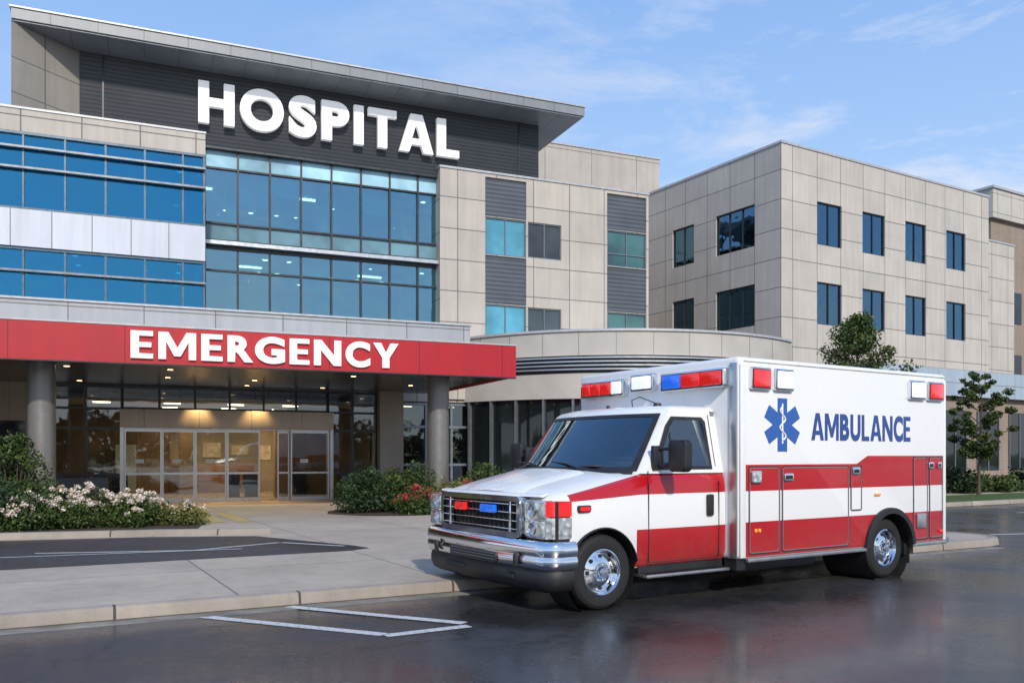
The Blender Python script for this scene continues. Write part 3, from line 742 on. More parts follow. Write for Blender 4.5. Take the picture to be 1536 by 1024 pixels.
shrub('flowering_shrub',-7.75,17.9,.70,.5,.72,G1,5000,.03,FW,2900,.022)
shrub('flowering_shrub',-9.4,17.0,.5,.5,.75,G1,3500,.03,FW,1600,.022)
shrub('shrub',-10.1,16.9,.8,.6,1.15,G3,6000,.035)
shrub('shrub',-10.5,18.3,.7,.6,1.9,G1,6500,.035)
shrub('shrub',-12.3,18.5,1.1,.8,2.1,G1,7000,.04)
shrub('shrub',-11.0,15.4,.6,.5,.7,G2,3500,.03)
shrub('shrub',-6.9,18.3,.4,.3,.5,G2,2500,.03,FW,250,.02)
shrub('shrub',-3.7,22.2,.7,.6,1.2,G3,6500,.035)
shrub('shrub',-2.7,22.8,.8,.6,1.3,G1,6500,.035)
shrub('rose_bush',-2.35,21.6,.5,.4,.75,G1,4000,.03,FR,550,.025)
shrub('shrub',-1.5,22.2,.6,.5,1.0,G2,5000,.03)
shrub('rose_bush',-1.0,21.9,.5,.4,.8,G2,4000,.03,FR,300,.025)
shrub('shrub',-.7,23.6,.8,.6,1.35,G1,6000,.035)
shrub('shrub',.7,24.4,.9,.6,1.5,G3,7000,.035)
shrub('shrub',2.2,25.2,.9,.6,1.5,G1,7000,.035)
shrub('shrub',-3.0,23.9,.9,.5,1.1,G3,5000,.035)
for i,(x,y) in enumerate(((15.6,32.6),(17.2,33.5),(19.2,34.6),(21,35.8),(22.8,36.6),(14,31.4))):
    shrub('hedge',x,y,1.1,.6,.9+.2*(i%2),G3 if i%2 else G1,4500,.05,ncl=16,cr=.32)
def tree(name,x,y,h,cr,cz,n,size,mat,conic=False,trunk=.09,seed=1,dens=46):
    rs=random.Random(seed); e=empty(name,(x,y,.1))
    vs=[];fs=[];k=10;st=8
    for i in range(st+1):
        f=i/st; r=trunk*(1-.8*f)*(1.35 if i==0 else 1)
        ox=.06*math.sin(f*4+seed);oy=.05*math.cos(f*3+seed)
        for j in range(k):
            a=2*math.pi*j/k; vs.append((ox+r*math.cos(a),oy+r*math.sin(a),f*h*.92))
    for i in range(st):
        for j in range(k): fs.append((i*k+j,i*k+(j+1)%k,(i+1)*k+(j+1)%k,(i+1)*k+j))
    mesh('trunk',vs,fs,BARK,e,True,60)
    c=[]
    nb=dens
    for i in range(nb):
        f=(i+.5)/nb; z=cz+(h-cz)*f
        env=(1-f)**.75*1.0+.06 if conic else math.sin(math.pi*(.12+.83*f))**.7
        a=i*2.4+rs.random(); L=cr*env*(.55+.5*rs.random())
        p=(L*math.cos(a),L*math.sin(a),z+L*.15)
        tube('branch',[(0,0,z-L*.35),(p[0]*.5,p[1]*.5,z-L*.05),p],.012+.01*(1-f),BARK,e)
        r=cr*(.13+.10*rs.random())*(1-.35*f)
        c.append((p[0],p[1],p[2],r,r,r*.7)); c.append((p[0]*.55,p[1]*.55,z,r*.9,r*.9,r*.7))
    leaves('foliage',c,n,size,mat,e,surf=.3)
    return e
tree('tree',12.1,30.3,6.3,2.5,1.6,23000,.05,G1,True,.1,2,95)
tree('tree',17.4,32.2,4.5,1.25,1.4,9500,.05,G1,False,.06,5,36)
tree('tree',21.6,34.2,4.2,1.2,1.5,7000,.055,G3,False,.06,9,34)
tl=[]
for i in range(90):
    x=-110+2.5*i; hh=4+4*random.random(); tl.append((x,-72-6*random.random(),hh*.5,3.2,2.6,hh*.5)); tl.append((x+1,-72,hh*.85,2,2,1.6))
leaves('tree_line',tl,20000,.55,G3,None,surf=.4)

# ------------------------------------------------------------------ AMBULANCE
A=empty('ambulance',(.99,8.85,0),R(33))
HB=1.26
cw=.08+HB
SH=.10
def livery(name,kind):
    t=NT(name); v,x,y,z=t.coords()
    def btw(val,lo,hi): return t.math('MULTIPLY',t.math('GREATER_THAN',val,lo),t.math('LESS_THAN',val,hi))
    if kind=='cab':
        side=t.math('GREATER_THAN',t.math('ABSOLUTE',t.math('SUBTRACT',y,cw)),HB-.12)
        top=t.math('MINIMUM',1.395,t.math('ADD',1.275,t.math('MULTIPLY',x,.21)))
        bot=t.math('MINIMUM',1.18,t.math('ADD',1.15,t.math('MULTIPLY',x,.06)))
        up=t.math('MULTIPLY',btw(z,bot,top),t.math('GREATER_THAN',x,-.40))
        lo=t.math('MULTIPLY',btw(z,.41,.81),t.math('GREATER_THAN',x,.44))
        m=t.math('MULTIPLY',t.math('ADD',up,lo,True),side)
    else:
        st=t.math('MULTIPLY',t.math('DIVIDE',t.math('SUBTRACT',x,3.9),.22,True),.1)
        top=t.math('ADD',1.49,st)
        up=btw(z,1.19,top); lo=btw(z,.44,.84)
        m=t.math('MULTIPLY',t.math('ADD',up,lo,True),t.math('GREATER_THAN',x,1.86))
    n=t.noise(v,3,5); dirt=t.math('MULTIPLY',t.maprange(z,.3,.9,.4,0),t.noise(v,9,5),True)
    c=t.mix(m,(.80,.80,.79),(.45,.005,.010))
    c=t.mix(dirt,c,(.20,.18,.15))
    t.link(c,t.b.inputs['Base Color'])
    t.link(t.maprange(n,.3,.7,.2,.32),t.b.inputs['Roughness']); t.b.inputs['Coat Weight'].default_value=.5; t.b.inputs['Coat Roughness'].default_value=.05
    t.bump(t.noise(v,1.6,2),.08,.02)
    return t.m
M_cab=livery('cab_paint','cab'); M_box=livery('box_paint','box')
M_wh=simple('white_paint',(.80,.80,.79),.25,coat=.5,var=.02)
M_chr=simple('chrome',(.80,.81,.83),.07,1,var=.03)
M_blk=simple('black_plastic',(.018,.018,.02),.5,var=.2)
M_rub=simple('rubber_tyre',(.014,.014,.014),.75,var=.3,scale=20)
M_seam=simple('panel_gap',(.02,.02,.02),.8)
M_glassv=simple('vehicle_glass',(.012,.016,.018),.03,coat=1,var=.1)
M_ws=glass('windshield_glass',(.60,.72,.72),1.4,.12,gl=(.80,.92,1),wob=.03)
M_wside=glass('side_glass',(.10,.14,.15),1.2,.12,gl=(.7,.85,1),wob=.03)
M_lred=simple('red_lens',(.55,.01,.01),.15,coat=1,emis=(1,.02,.015),es=.4,var=.25,scale=40)
M_lblue=simple('blue_lens',(.01,.12,.65),.15,coat=1,emis=(.02,.2,1),es=.4,var=.25,scale=40)
M_lclr=simple('clear_lens',(.75,.8,.85),.08,.3,coat=1,emis=(.85,.93,1),es=.8,var=.2,scale=40)
M_lamb=simple('amber_lens',(.8,.25,.02),.2,coat=1,emis=(1,.4,.05),es=.3)
t=NT('headlamp_lens'); v,x,y,z=t.coords()
vo=t.node('ShaderNodeTexVoronoi'); vo.inputs['Scale'].default_value=14; t.link(v,vo.inputs['Vector'])
t.link(t.ramp(vo.outputs['Distance'],[(0,(.97,.97,.95)),(.5,(.72,.72,.70)),(.8,(.35,.35,.35))]),t.b.inputs['Base Color'])
t.b.inputs['Metallic'].default_value=.7; t.b.inputs['Roughness'].default_value=.16; t.b.inputs['Coat Weight'].default_value=1; t.bump(vo.outputs['Distance'],.35,.02); M_head=t.m
M_blue=simple('blue_vinyl',(.012,.10,.38),.3,coat=.3,var=.04)
M_navy=simple('navy_vinyl',(.010,.055,.25),.3,coat=.3,var=.04)
M_step=simple('step_aluminium',(.5,.5,.5),.35,.9,var=.1)
bx0,bx1,by0,by1=1.77,5.88,-.12,2.80
bo=box('box_body',bx0,bx1,by0,by1,.42,2.71,M_box,A,.055,4)
boolean_cut(bo,[cyl_obj((4.58,.39),.475,-.5,.6,A),cyl_obj((4.58,.39),.475,2.1,3.2,A)])
def liner(name,c,r,y0,y1):
    lathe(name,[(r,y0),(r,y1),(.02,y1)],(c[0],0,c[1]),M_blk,A,'y',48)
liner('rear_wheel_well',(4.58,.39),.47,-.1,.57)
liner('front_wheel_well',(0,.39),.455,.13,.5)
liner('front_wheel_well',(0,.39),.455,2*cw-.14,2.1)
def arc_flare(name,c,r0,r1,y0,y1,mat,a0=0,a1=180,n=28):
    vs=[];fs=[]
    for i in range(n+1):
        a=R(a0+(a1-a0)*i/n)
        for (r,y) in ((r0,y1),(r0,y0),(r1-.01,y0),(r1,y0+.015),(r1,y1)):
            vs.append((c[0]+r*math.cos(a),y,c[1]+r*math.sin(a)))
    for i in range(n):
        for k in range(4): fs.append((i*5+k,i*5+k+1,(i+1)*5+k+1,(i+1)*5+k))
    return mesh(name,vs,fs,mat,A,True,40)
arc_flare('rear_fender_flare',(4.58,.39),.455,.53,-.17,-.115,M_blk,4,176)
arc_flare('front_arch_lip',(0,.39),.452,.472,.066,.12,M_blk,12,168)
box('box_lower_rail_f',1.9,4.08,-.145,-.09,.385,.43,M_step,A,.008)
box('box_lower_rail_r',5.08,5.86,-.145,-.09,.385,.43,M_step,A,.008)
box('drip_rail',1.85,5.83,-.135,-.115,2.655,2.675,M_wh,A,.005)
box('corner_trim',1.79,1.875,-.132,-.11,.44,2.62,M_wh,A,.006)
box('corner_trim_rear',5.80,5.86,-.130,-.11,.44,2.62,M_wh,A,.006)
box('front_corner_trim',1.755,1.772,-.10,0.0,.44,2.64,M_step,A,.003)
def seam(x0,x1,z0,z1,r=.035): 
    frame_strip('door_gap',rrect(x0,x1,z0,z1,r),.010,-.124,-.1185,M_seam,A)
    frame_strip('door_edge_trim',rrect(x0+.014,x1-.014,z0+.014,z1-.014,r),.008,-.126,-.1185,M_step,A)
seam(1.93,2.46,.47,1.47); seam(2.49,3.74,.47,1.47); seam(3.77,4.0,.9,1.47,.03)
seam(5.1,5.44,.47,1.58); seam(5.47,5.79,.47,1.58)
for x,z,wd in ((2.6,1.34,.16),(3.87,1.40,.14),(5.5,1.46,.12),(5.70,1.46,.08)):
    prism('door_handle',rrect(x-wd/2,x+wd/2,z-.045,z+.045,.02),-.142,-.12,M_chr,A,bevel=.004)
    prism('handle_recess',rrect(x-wd/2+.02,x+wd/2-.02,z-.022,z+.022,.01),-.146,-.1425,M_blk,A)
prism('floodlight_bezel',rrect(1.96,2.12,1.28,1.42,.02),-.15,-.12,M_chr,A,bevel=.005)
prism('floodlight_lens',rrect(1.975,2.105,1.295,1.405,.02),-.156,-.149,M_head,A)
prism('rear_plate_panel',rrect(5.17,5.38,.62,.82,.02),-.14,-.12,M_step,A,bevel=.004)
box('side_marker',4.25,4.37,-.145,-.12,1.08,1.11,M_lamb,A,.006)
for x in (2.05,2.11): lathe('reflector',[(0,-.012),(.022,-.01),(.022,0)],(x,-.12,.74),M_lamb,A,'y',16)
box('rear_reflector',5.70,5.78,-.14,-.12,.54,.58,M_lred,A,.004)
def lightmod(name,x0,x1,z0,z1,lens):
    prism(name+'_bezel',rrect(x0,x1,z0,z1,.03),-.165,-.12,M_chr,A,bevel=.008)
    prism(name+'_gasket',rrect(x0+.02,x1-.02,z0+.02,z1-.02,.02),-.168,-.164,M_blk,A)
    prism(name+'_lens',rrect(x0+.03,x1-.03,z0+.03,z1-.03,.02),-.185,-.164,lens,A,bevel=.006)
lightmod('warning_light',1.93,2.27,2.34,2.60,M_lred); lightmod('scene_light',2.33,2.66,2.34,2.60,M_lclr)
lightmod('scene_light_rear',4.97,5.33,2.33,2.59,M_lclr); lightmod('warning_light_rear',5.39,5.76,2.33,2.59,M_lred)
def fl(name,y0,y1,z0,z1,lens):
    prism(name+'_bezel',rrect(y0,y1,z0,z1,.03),bx0-.09,bx0+.01,M_chr,A,plane='yz',bevel=.008)
    prism(name+'_gasket',rrect(y0+.02,y1-.02,z0+.02,z1-.02,.02),bx0-.093,bx0-.089,M_blk,A,plane='yz')
    w_=y1-y0; k=len(lens)
    for i,m in enumerate(lens):
        a=y0+.03+(w_-.06)*i/k; b=y0+.03+(w_-.06)*(i+1)/k-.018
        prism(name+'_lens',rrect(a,b,z0+.03,z1-.03,.015),bx0-.115,bx0-.088,m,A,plane='yz',bevel=.006)
fl('lightbar_near',.02,1.06,2.37,2.59,[M_lred,M_lred,M_lblue])
fl('lightbar_mid',1.2,1.62,2.40,2.62,[M_lclr])
fl('lightbar_far',1.76,2.66,2.37,2.59,[M_lclr,M_lred,M_lred,M_lred])
st=[];a_=.082;Rr=.31
for k in range(6):
    th=R(90-60*k)
    ux,uz=math.cos(th),math.sin(th); px_,pz_=-uz,ux
    st.append((2.5+ux*Rr+px_*a_,1.95+uz*Rr+pz_*a_)); st.append((2.5+ux*Rr-px_*a_,1.95+uz*Rr-pz_*a_))
    th2=th-R(30); st.append((2.5+math.cos(th2)*2*a_,1.95+math.sin(th2)*2*a_))
prism('star_of_life',st,-.1245,-.119,M_blue,A)
prism('staff',rrect(2.488,2.512,1.73,2.2,.01),-.1275,-.1247,M_wh,A)
tube('snake',[(2.5+.055*math.sin(i*.62)*(1-.3*i/20),-.128,1.77+.0195*i) for i in range(21)],.011,M_wh,A)
text_mesh('ambulance_lettering','AMBULANCE',3.02,5.04,1.775,.33,-.119,.004,M_navy,A,.21,.045,.09)
k_=HB/1.14
secs=[(-.64,.97,1.05,1.11,.62),(-.60,1.045,1.115,1.185,.56),(-.50,1.10,1.155,1.245,.50),(-.36,1.13,1.185,1.285,.42),(-.1,1.14,1.24,1.35,.40),(.25,1.14,1.31,1.43,.40),(.6,1.14,1.385,1.47,.40),(1.2,1.14,1.41,1.47,.40),(1.765,1.14,1.41,1.47,.40)]
vs=[];fs=[]
half=lambda hw,hs,ht,hb:[(.95,hb),(1.0,hb+.10),(1.005,.8),(1.0,hs-.16),(.985,hs-.06),(.955,hs),(.90,hs+.03),(.80,hs+(ht-hs)*.55),(.5,ht-.008),(.2,ht)]
for s,hw,hs,ht,hb in secs:
    hw*=k_
    p=half(hw,hs,ht,hb); rg=[(-a*hw,z) for a,z in p]+[(a*hw,z) for a,z in reversed(p)]
    vs+=[(s,cw+a,z) for a,z in rg]
m_=20
for i in range(len(secs)-1):
    for j in range(m_):
        fs.append((i*m_+j,i*m_+(j+1)%m_,(i+1)*m_+(j+1)%m_,(i+1)*m_+j))
fs.append(tuple(range(m_))); fs.append(tuple(range((len(secs)-1)*m_,len(secs)*m_)))
cab=mesh('cab_body',vs,fs,M_cab,A)
boolean_cut(cab,[cyl_obj((0,.39),.465,-.3,.5,A),cyl_obj((0,.39),.465,2.1,2.9,A)])
HW0=HB-.03
def G(f):
    return HW0-.15*f, .20+.66*f, .40-.18*f, 1.40+.69*f
QS=[-1,-.905,-.7,-.45,-.2,0,.2,.45,.7,.905,1]
def ring(hw,sf,cv,z,rear=1.775):
    o=[(rear,cw-hw,z),(sf+cv+.25,cw-hw,z)]
    for q in QS: o.append((sf+cv*abs(q)**2.4,cw+q*hw*.985,z))
    o+= [(sf+cv+.25,cw+hw,z),(rear,cw+hw,z)]
    return o
FR_=(0,.07,.3,.6,.915,1.0)
rings=[ring(*G(f)) for f in FR_]
hw,sf,cv,z=G(1.0)
rings.append(ring(hw-.03,sf+.05,cv,2.13)); rings.append(ring(hw-.10,sf+.16,cv,2.16)); rings.append(ring(hw-.4,sf+.4,cv*.6,2.175))
m_=len(rings[0]); vs=[p for r_ in rings for p in r_]; fs=[]
for i in range(len(rings)-1):
    for j in range(m_):
        if 1<=i<=3 and 3<=j<=10: continue
        fs.append((i*m_+j,i*m_+(j+1)%m_,(i+1)*m_+(j+1)%m_,(i+1)*m_+j))
fs.append(tuple(range((len(rings)-1)*m_,len(rings)*m_)))
mesh('cab_greenhouse',vs,fs,M_wh,A,True,38)
def ws(name,f0,f1,qe,off,mat,hole=None):
    vs=[];fs=[];nf=14;nq=32
    ff=[f0+(f1-f0)*i/nf for i in range(nf+1)]; qq=[(-1+2*k/nq)*qe for k in range(nq+1)]
    if hole:
        ff=[f0,hole[0]]+[hole[0]+(hole[1]-hole[0])*i/10 for i in range(1,10)]+[hole[1],f1]; 
        qq=[-qe,-hole[2]]+[-hole[2]+2*hole[2]*i/26 for i in range(1,26)]+[hole[2],qe]
    for f in ff:
        hw,sf,cv,z=G(f)
        for q in qq: vs.append((sf+cv*abs(q)**2.4-off,cw+q*hw*.985,z+off*.6))
    nq=len(qq)
    for i in range(len(ff)-1):
        for k in range(nq-1):
            if hole and hole[0]<(ff[i]+ff[i+1])/2<hole[1] and abs((qq[k]+qq[k+1])/2)<hole[2]: continue
            b=i*nq+k; fs.append((b,b+1,b+nq+1,b+nq))
    return mesh(name,vs,fs,mat,A,True,60)
ws('windshield_rubber',.03,.955,.945,.014,M_blk,(.085,.90,.89)); ws('windshield',.06,.93,.92,.010,M_ws)
M_dash=simple('dash_plastic',(.07,.07,.072),.7,var=.3)
box('dashboard',.60,.95,.35,2.30,1.475,1.53,M_dash,A,.02)
box('instrument_pod',.78,.93,.50,.98,1.53,1.58,M_dash,A,.02)
box('dash_front',.30,.60,.6,2.05,1.472,1.485,M_dash,A)
box('cabin_floor_cover',.9,1.76,.2,2.45,1.473,1.48,M_blk,A)
box('cabin_back',1.70,1.76,.25,2.4,1.48,2.1,simple('cabin_grey',(.20,.20,.21),.8),A)
for y0 in (.44,1.66): 
    box('seat_back',1.35,1.50,y0,y0+.55,1.48,1.82,simple('seat_fabric',(.12,.12,.13),.9),A,.05,4); box('headrest',1.37,1.47,y0+.14,y0+.41,1.84,2.0,M_dash,A,.04,3)
st_=[(1.0+.05*math.sin(a),.72+.19*math.cos(a),1.58+.17*math.sin(a)) for a in [2*math.pi*i/24 for i in range(25)]]
tube('steering_wheel',st_,.016,M_blk,A)
box('rear_view_mirror',.98,1.01,cw-.13,cw+.13,1.93,2.0,M_blk,A,.01)
def sy(z,off): 
    f=(z-1.40)/.69; return cw-(HW0-.15*f)-off
def sidepoly(name,pts,off,mat,mirror=False):
    vs=[]
    for x,z in pts:
        y=sy(z,off); vs.append((x,2*cw-y if mirror else y,z))
    return mesh(name,vs,[tuple(range(len(pts)))],mat,A)
outl=[(.70,1.44),(1.60,1.44),(1.60,1.98),(1.55,2.03),(1.08,2.03),(.98,1.93)]
inn=[(.77,1.475),(1.555,1.475),(1.555,1.96),(1.52,1.99),(1.11,1.99),(1.03,1.91)]
for mir in (False,True):
    sidepoly('side_window_rubber',outl,.006,M_blk,mir); sidepoly('side_window',inn,.011,M_glassv,mir); sidepoly('side_window_tint',inn,.014,M_wside,mir)
mesh('vent_divider',[(1.0,sy(1.48,.018),1.48),(1.025,sy(1.48,.018),1.48),(1.025,sy(1.86,.018),1.86),(1.0,sy(1.82,.018),1.82)],[(0,1,2,3)],M_blk,A)
ys=cw-HB*1.005-.004
boxes('cab_door_gaps',[(.60,.610,ys,ys+.01,.45,1.30),(1.655,1.665,ys,ys+.01,.45,1.30),(.61,1.655,ys,ys+.01,.445,.455)],M_seam,A)
mesh('cab_door_gap_upper',[(1.652,sy(1.44,.004),1.42),(1.664,sy(1.44,.004),1.42),(1.664,sy(2.06,.004),2.06),(1.652,sy(2.06,.004),2.06)],[(0,1,2,3)],M_seam,A)
mesh('cab_door_gap_front',[(.60,ys+.012,1.29),(.61,ys+.012,1.29),(.64,sy(1.44,.003),1.43),(.63,sy(1.44,.003),1.43)],[(0,1,2,3)],M_seam,A)
prism('door_handle_cab',rrect(1.46,1.56,.92,1.16,.02),ys-.022,ys,M_blk,A,bevel=.005)
boxes('cab_step',[(.50,1.74,-.02,.30,.30,.335)],M_step,A,.008)
boxes('cab_step_ribs',[(.52+.05*i,.535+.05*i,-.01,.29,.336,.342) for i in range(24)],M_blk,A)
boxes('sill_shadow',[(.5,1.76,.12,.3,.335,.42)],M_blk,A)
prism('fender_marker_bezel',rrect(-.34,-.18,1.02,1.09,.02),ys-.010,ys+.02,M_blk,A,bevel=.004)
prism('fender_marker',rrect(-.325,-.195,1.033,1.077,.015),ys-.018,ys-.009,M_lred,A)
for sgn,y0 in ((1,.10),(-1,2*cw-.10)):
    yo=y0-sgn*.30
    prism('mirror_head',rrect(yo-.13,yo+.13,1.42,1.76,.06),.74,.86,M_blk,A,plane='yz',bevel=.025)
    prism('mirror_glass',rrect(yo-.105,yo+.105,1.45,1.73,.05),.859,.866,M_chr,A,plane='yz')
    tube('mirror_arm',[(.78,y0+sgn*.03,1.66),(.80,yo+sgn*.05,1.67)],.018,M_blk,A); tube('mirror_arm',[(.76,y0+sgn*.03,1.49),(.80,yo+sgn*.05,1.50)],.022,M_blk,A)
    box('mirror_mount',.70,.84,min(y0-.01*sgn,y0+.05*sgn),max(y0-.01*sgn,y0+.05*sgn),1.44,1.70,M_blk,A,.01)
before=set(bpy.data.objects)
def sweep(name,path,prof,mat,smooth=50):
    vs=[];fs=[];n=len(path);k=len(prof)
    for i,p in enumerate(path):
        a=Vector(path[max(0,i-1)]);b=Vector(path[min(n-1,i+1)]); d=(b-a).normalized(); nn=Vector((-d.y,d.x))
        for o_,z in prof:
            q=Vector(p)+nn*o_; vs.append((q.x,q.y,z))
    for i in range(n-1):
        for j in range(k-1): fs.append((i*k+j,i*k+j+1,(i+1)*k+j+1,(i+1)*k+j))
    fs.append(tuple(range(k))); fs.append(tuple(range((n-1)*k,n*k)))
    return mesh(name,vs,fs,mat,A,True,smooth)
def bpath(x_end,x_c,yn,rad=.20,bow=.05):
    pts=[(x_end,yn)]
    xc=x_c+bow
    for i in range(9):
        a=R(90*i/8); pts.append((xc+rad-rad*math.sin(a),yn+rad-rad*math.cos(a)))
    for i in range(1,10):
        q=-1+2*i/10; yy=cw+q*(cw-yn-rad); pts.append((x_c+bow*q*q,yy))
    for i in range(9):
        a=R(90-90*i/8); pts.append((xc+rad-rad*math.sin(a),2*cw-yn-rad+rad*math.cos(a)))
    pts.append((x_end,2*cw-yn)); return pts
bp=bpath(-.50,-.90,.02)
bump=[(-.12,.742),(-.03,.742),(.0,.732),(.014,.70),(.024,.66),(.024,.62),(.012,.595),(.010,.58),(.024,.56),(.024,.52),(.012,.48),(-.02,.45),(-.10,.44)]
sweep('front_bumper',bp,bump,M_chr)
bp2=bpath(-.52,-.87,.04)
sweep('front_valance',bp2,[(-.1,.47),(.0,.445),(.015,.40),(.015,.33),(-.02,.255),(-.08,.22),(-.2,.215)],M_blk)
prism('bumper_intake',rrect(.86,1.84,.465,.575,.03),-.935,-.90,M_blk,A,plane='yz',bevel=.005)
boxes('intake_bars',[(-.942,-.934,.88,1.82,.50+.03*i,.507+.03*i) for i in range(3)],M_greyframe,A)
boxes('bumper_guards',[(-.94,-.9,.46,.52,.46,.60),(-.94,-.9,2.16,2.22,.46,.60)],M_blk,A,.015)
boxes('valance_slots',[(-.892,-.86,.6,1.0,.33,.39),(-.892,-.86,1.6,2.0,.33,.39)],M_seam,A,.01)
prism('nose_panel',rrect(.16,2*cw-.16,.70,1.10,.05),-.755,-.60,M_blk,A,plane='yz',bevel=.01)
def yframe(name,pts_outer,w_,x0,x1,mat):
    o=frame_strip(name,pts_outer,w_,x0,x1,mat,None)
    me=o.data; 
    for v_ in me.vertices: v_.co=Vector((v_.co.y,v_.co.x,v_.co.z))
    me.update(); me.flip_normals(); o.parent=A; return o
g0,g1=.50,2*cw-.50
yframe('grille_surround',rrect(g0,g1,.745,1.175,.07),.06,-.865,-.74,M_chr)
prism('grille_back',rrect(g0+.01,g1-.01,.76,1.155,.06),-.80,-.70,M_blk,A,plane='yz')
boxes('grille_bars',[(-.845,-.815,g0+.06,g1-.06,.740+.085*i,.752+.085*i) for i in range(1,5)],M_chr,A,.005)
boxes('grille_bars_vertical',[(-.83,-.81,y-.006,y+.006,.80,1.12) for y in [g0+.10+.09*i for i in range(17)]],M_blk,A)
boxes('grille_bars_main',[(-.858,-.815,y-.02,y+.02,.80,1.12) for y in (g0+.20,g1-.20)],M_chr,A,.008)
for y0,y1,m in ((.96,1.24,M_lblue),(1.58,1.80,M_lred)):
    prism('grille_light',rrect(y0,y1,.985,1.07,.015),-.90,-.85,m,A,plane='yz',bevel=.008)
sweep('hood_lip',[(-.72,.30),(-.80,.6),(-.82,cw),(-.80,2*cw-.6),(-.72,2*cw-.30)],[(-.12,1.20),(-.03,1.205),(.02,1.19),(.03,1.175),(-.02,1.17)],M_wh)
for mir in (0,1):
    def Y(y): return 2*cw-y if mir else y
    def pr(name,pts,xa,xb,mat,bev=.006):
        return prism(name,[(Y(a),b) for a,b in pts],xa,xb,mat,A,plane='yz',bevel=bev)
    pr('headlight_bezel',rrect(.13,.49,.76,1.145,.03),-.80,-.70,M_chr)
    pr('headlight_lens',rrect(.145,.475,.955,1.13,.025),-.822,-.795,M_head,.008)
    pr('headlight_lens_lower',rrect(.145,.475,.775,.945,.025),-.822,-.795,M_head,.008)
    for zc in (1.042,.86):
        o=lathe('reflector_bowl',[(0,.012),(.03,.006),(.052,-.004),(.058,-.012),(.064,-.006)],(0,0,0),M_chr,A,'y',24)
        o.data.transform(Matrix.Translation((-.822,Y(.33),zc))@Matrix.Rotation(R(-90),4,'Z'))
    vsm=[(-.80,.135),(-.76,.095),(-.68,.062),(-.54,.044)]
    def wrapm(name,z0,z1,mat):
        vs=[];fs=[]
        for a,b in vsm:
            for z in (z0,z1): vs.append((a,Y(b),z))
        for i in range(3): fs.append((2*i,2*i+1,2*i+3,2*i+2))
        mesh(name,vs,fs,mat,A,True,60)
    wrapm('marker_upper',.985,1.14,M_lred); wrapm('marker_lower',.765,.975,M_head)
    box('marker_back',-.72,-.545,min(Y(.065),Y(.2)),max(Y(.065),Y(.2)),.745,1.135,M_blk,A)
for o in set(bpy.data.objects)-before: o.data.transform(Matrix.Translation((SH,0,0)))
for a,b in (((.235,.80),(.42,1.40)),((.29,1.6),(.40,2.12))):
    tube('wiper',[(a[0]-.03,a[1],1.455),((a[0]+b[0])/2-.06,(a[1]+b[1])/2,1.50),(b[0]-.12,b[1],1.515)],.010,M_blk,A)
ws('cowl',-.06,.045,.93,.03,M_blk)
vs=[];fs=[]
pn=[(-.61,1.183),(-.50,1.248),(-.36,1.289),(-.1,1.354),(.18,1.42)]
for s,zt in pn:
    for q,dz in ((-.62,-.012),(-.56,.012),(-.3,.022),(0,.026),(.3,.022),(.56,.012),(.62,-.012)): vs.append((s,cw+q*(1.0+.15*(s+.7)),zt+dz-.02*q*q))
for i in range(4):
    for j in range(6): b=i*7+j; fs.append((b,b+1,b+8,b+7))
mesh('hood_bulge',vs,fs,M_wh,A,True,50)
lathe('roof_beacon_base',[(0,.05),(.04,.045),(.055,0)],(1.35,.75,2.165),M_blk,A,'z',16)
tube('antenna',[(1.35,.75,2.2),(1.25,.95,2.29),(1.3,1.15,2.26),(1.4,1.25,2.17)],.006,M_blk,A)
lathe('antenna_base',[(0,.06),(.02,.05),(.03,0)],(1.3,1.6,2.165),M_blk,A,'z',12)
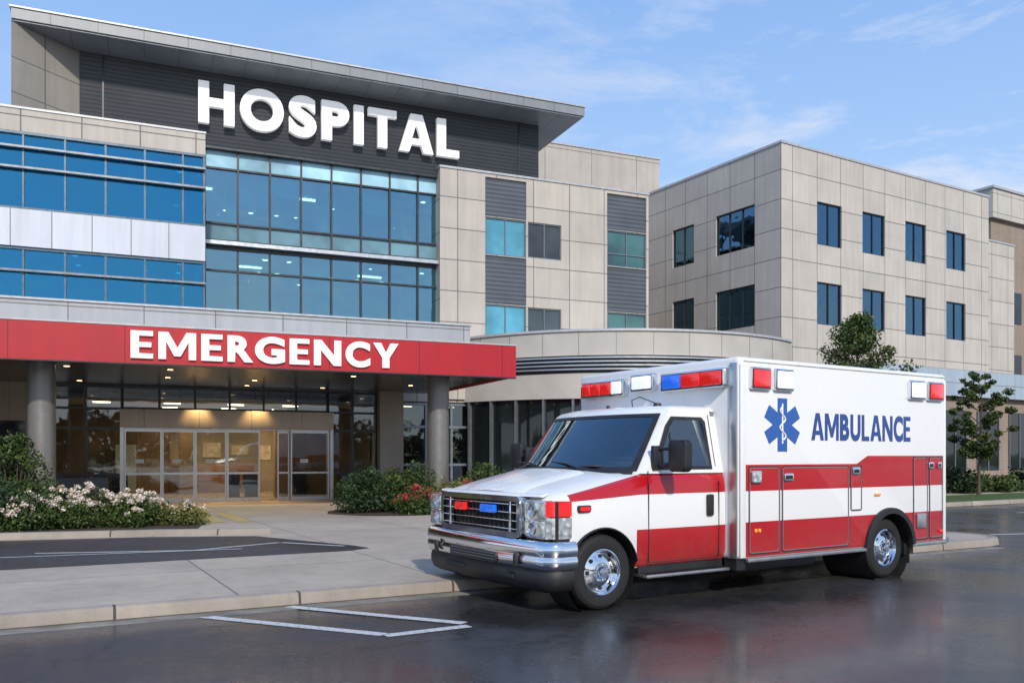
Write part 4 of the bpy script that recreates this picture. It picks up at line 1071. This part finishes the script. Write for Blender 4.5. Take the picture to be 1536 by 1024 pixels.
def wheel(name,x,yo,sgn,r=.39,dual=False):
    w_=.245
    e=empty(name,(x,yo,r),0,A)
    if sgn<0: e.rotation_euler=(0,0,math.pi)
    rt=r
    P=[(.235,.03),(.25,.008),(.30,.0),(.345,.006),(.375,.03),(rt-.002,.06)]
    tr=[]
    for i in range(5):
        y0=.075+i*.02
        tr+=[(rt,y0),(rt,y0+.014),(rt-.008,y0+.0145),(rt-.008,y0+.0195)]
    P=P+tr+[(rt,w_-.075),(rt-.002,w_-.06),(.375,w_-.03),(.345,w_-.006),(.25,w_-.01),(.22,w_-.03)]
    lathe('tyre',P,(0,0,0),M_rub,e,'y',56,25)
    lathe('rim',[(.238,.028),(.242,.012),(.232,.008),(.222,.02),(.215,.05),(.20,.075),(.18,.07),(.13,.035),(.105,.03),(.10,.028)],(0,0,0),M_chr,e,'y',48,40)
    lathe('hub',[(0,-.02),(.05,-.018),(.062,0),(.066,.03),(.10,.032),(.10,.06)],(0,0,0),M_chr,e,'y',32,30)
    for i in range(8):
        a=2*math.pi*i/8
        lathe('hand_hole',[(0,-.004),(.021,-.004),(.023,.012)],(.163*math.cos(a),.052,.163*math.sin(a)),M_blk,e,'y',14)
        a+=math.pi/8
        lathe('lug_nut',[(0,-.022),(.010,-.02),(.012,.0),(.012,.012)],(.085*math.cos(a),.03,.085*math.sin(a)),M_chr,e,'y',8)
    if dual: lathe('inner_tyre',[(.22,.29),(.345,.28),(.385,.31),(.385,.46),(.345,.49),(.2,.49)],(0,0,0),M_rub,e,'y',40)
wheel('front_wheel',0,.09,1); wheel('front_wheel',0,2*cw-.09,-1)
wheel('rear_wheel',4.58,-.07,1,dual=True); wheel('rear_wheel',4.58,2.75,-1,dual=True)
boxes('chassis',[(-.3,5.7,.62,1.9,.28,.46)],M_blk,A)
boxes('axles',[(-.06,.06,.3,2.3,.33,.45),(4.5,4.66,.3,2.3,.3,.48)],M_blk,A)
boxes('fuel_tank',[(2.0,3.4,.1,.6,.24,.42)],M_blk,A,.03)
boxes('skirt_bracket',[(1.78,1.92,-.08,.1,.30,.42),(5.0,5.2,-.06,.0,.28,.42)],M_blk,A)
box('rear_bumper',5.86,6.08,-.05,2.7,.38,.50,M_step,A,.02)
boxes('mud_flap',[(5.10,5.12,-.06,.45,.16,.44)],M_blk,A)
boxes('taillights',[(5.875,5.90,.0,.2,1.1,1.5),(5.875,5.90,2.45,2.65,1.1,1.5)],M_lred,A,.006)
boxes('rear_doors',[(5.876,5.89,.45,1.3,.5,2.3),(5.876,5.89,1.32,2.2,.5,2.3)],M_wh,A,.004)
print('objects',len(bpy.data.objects))
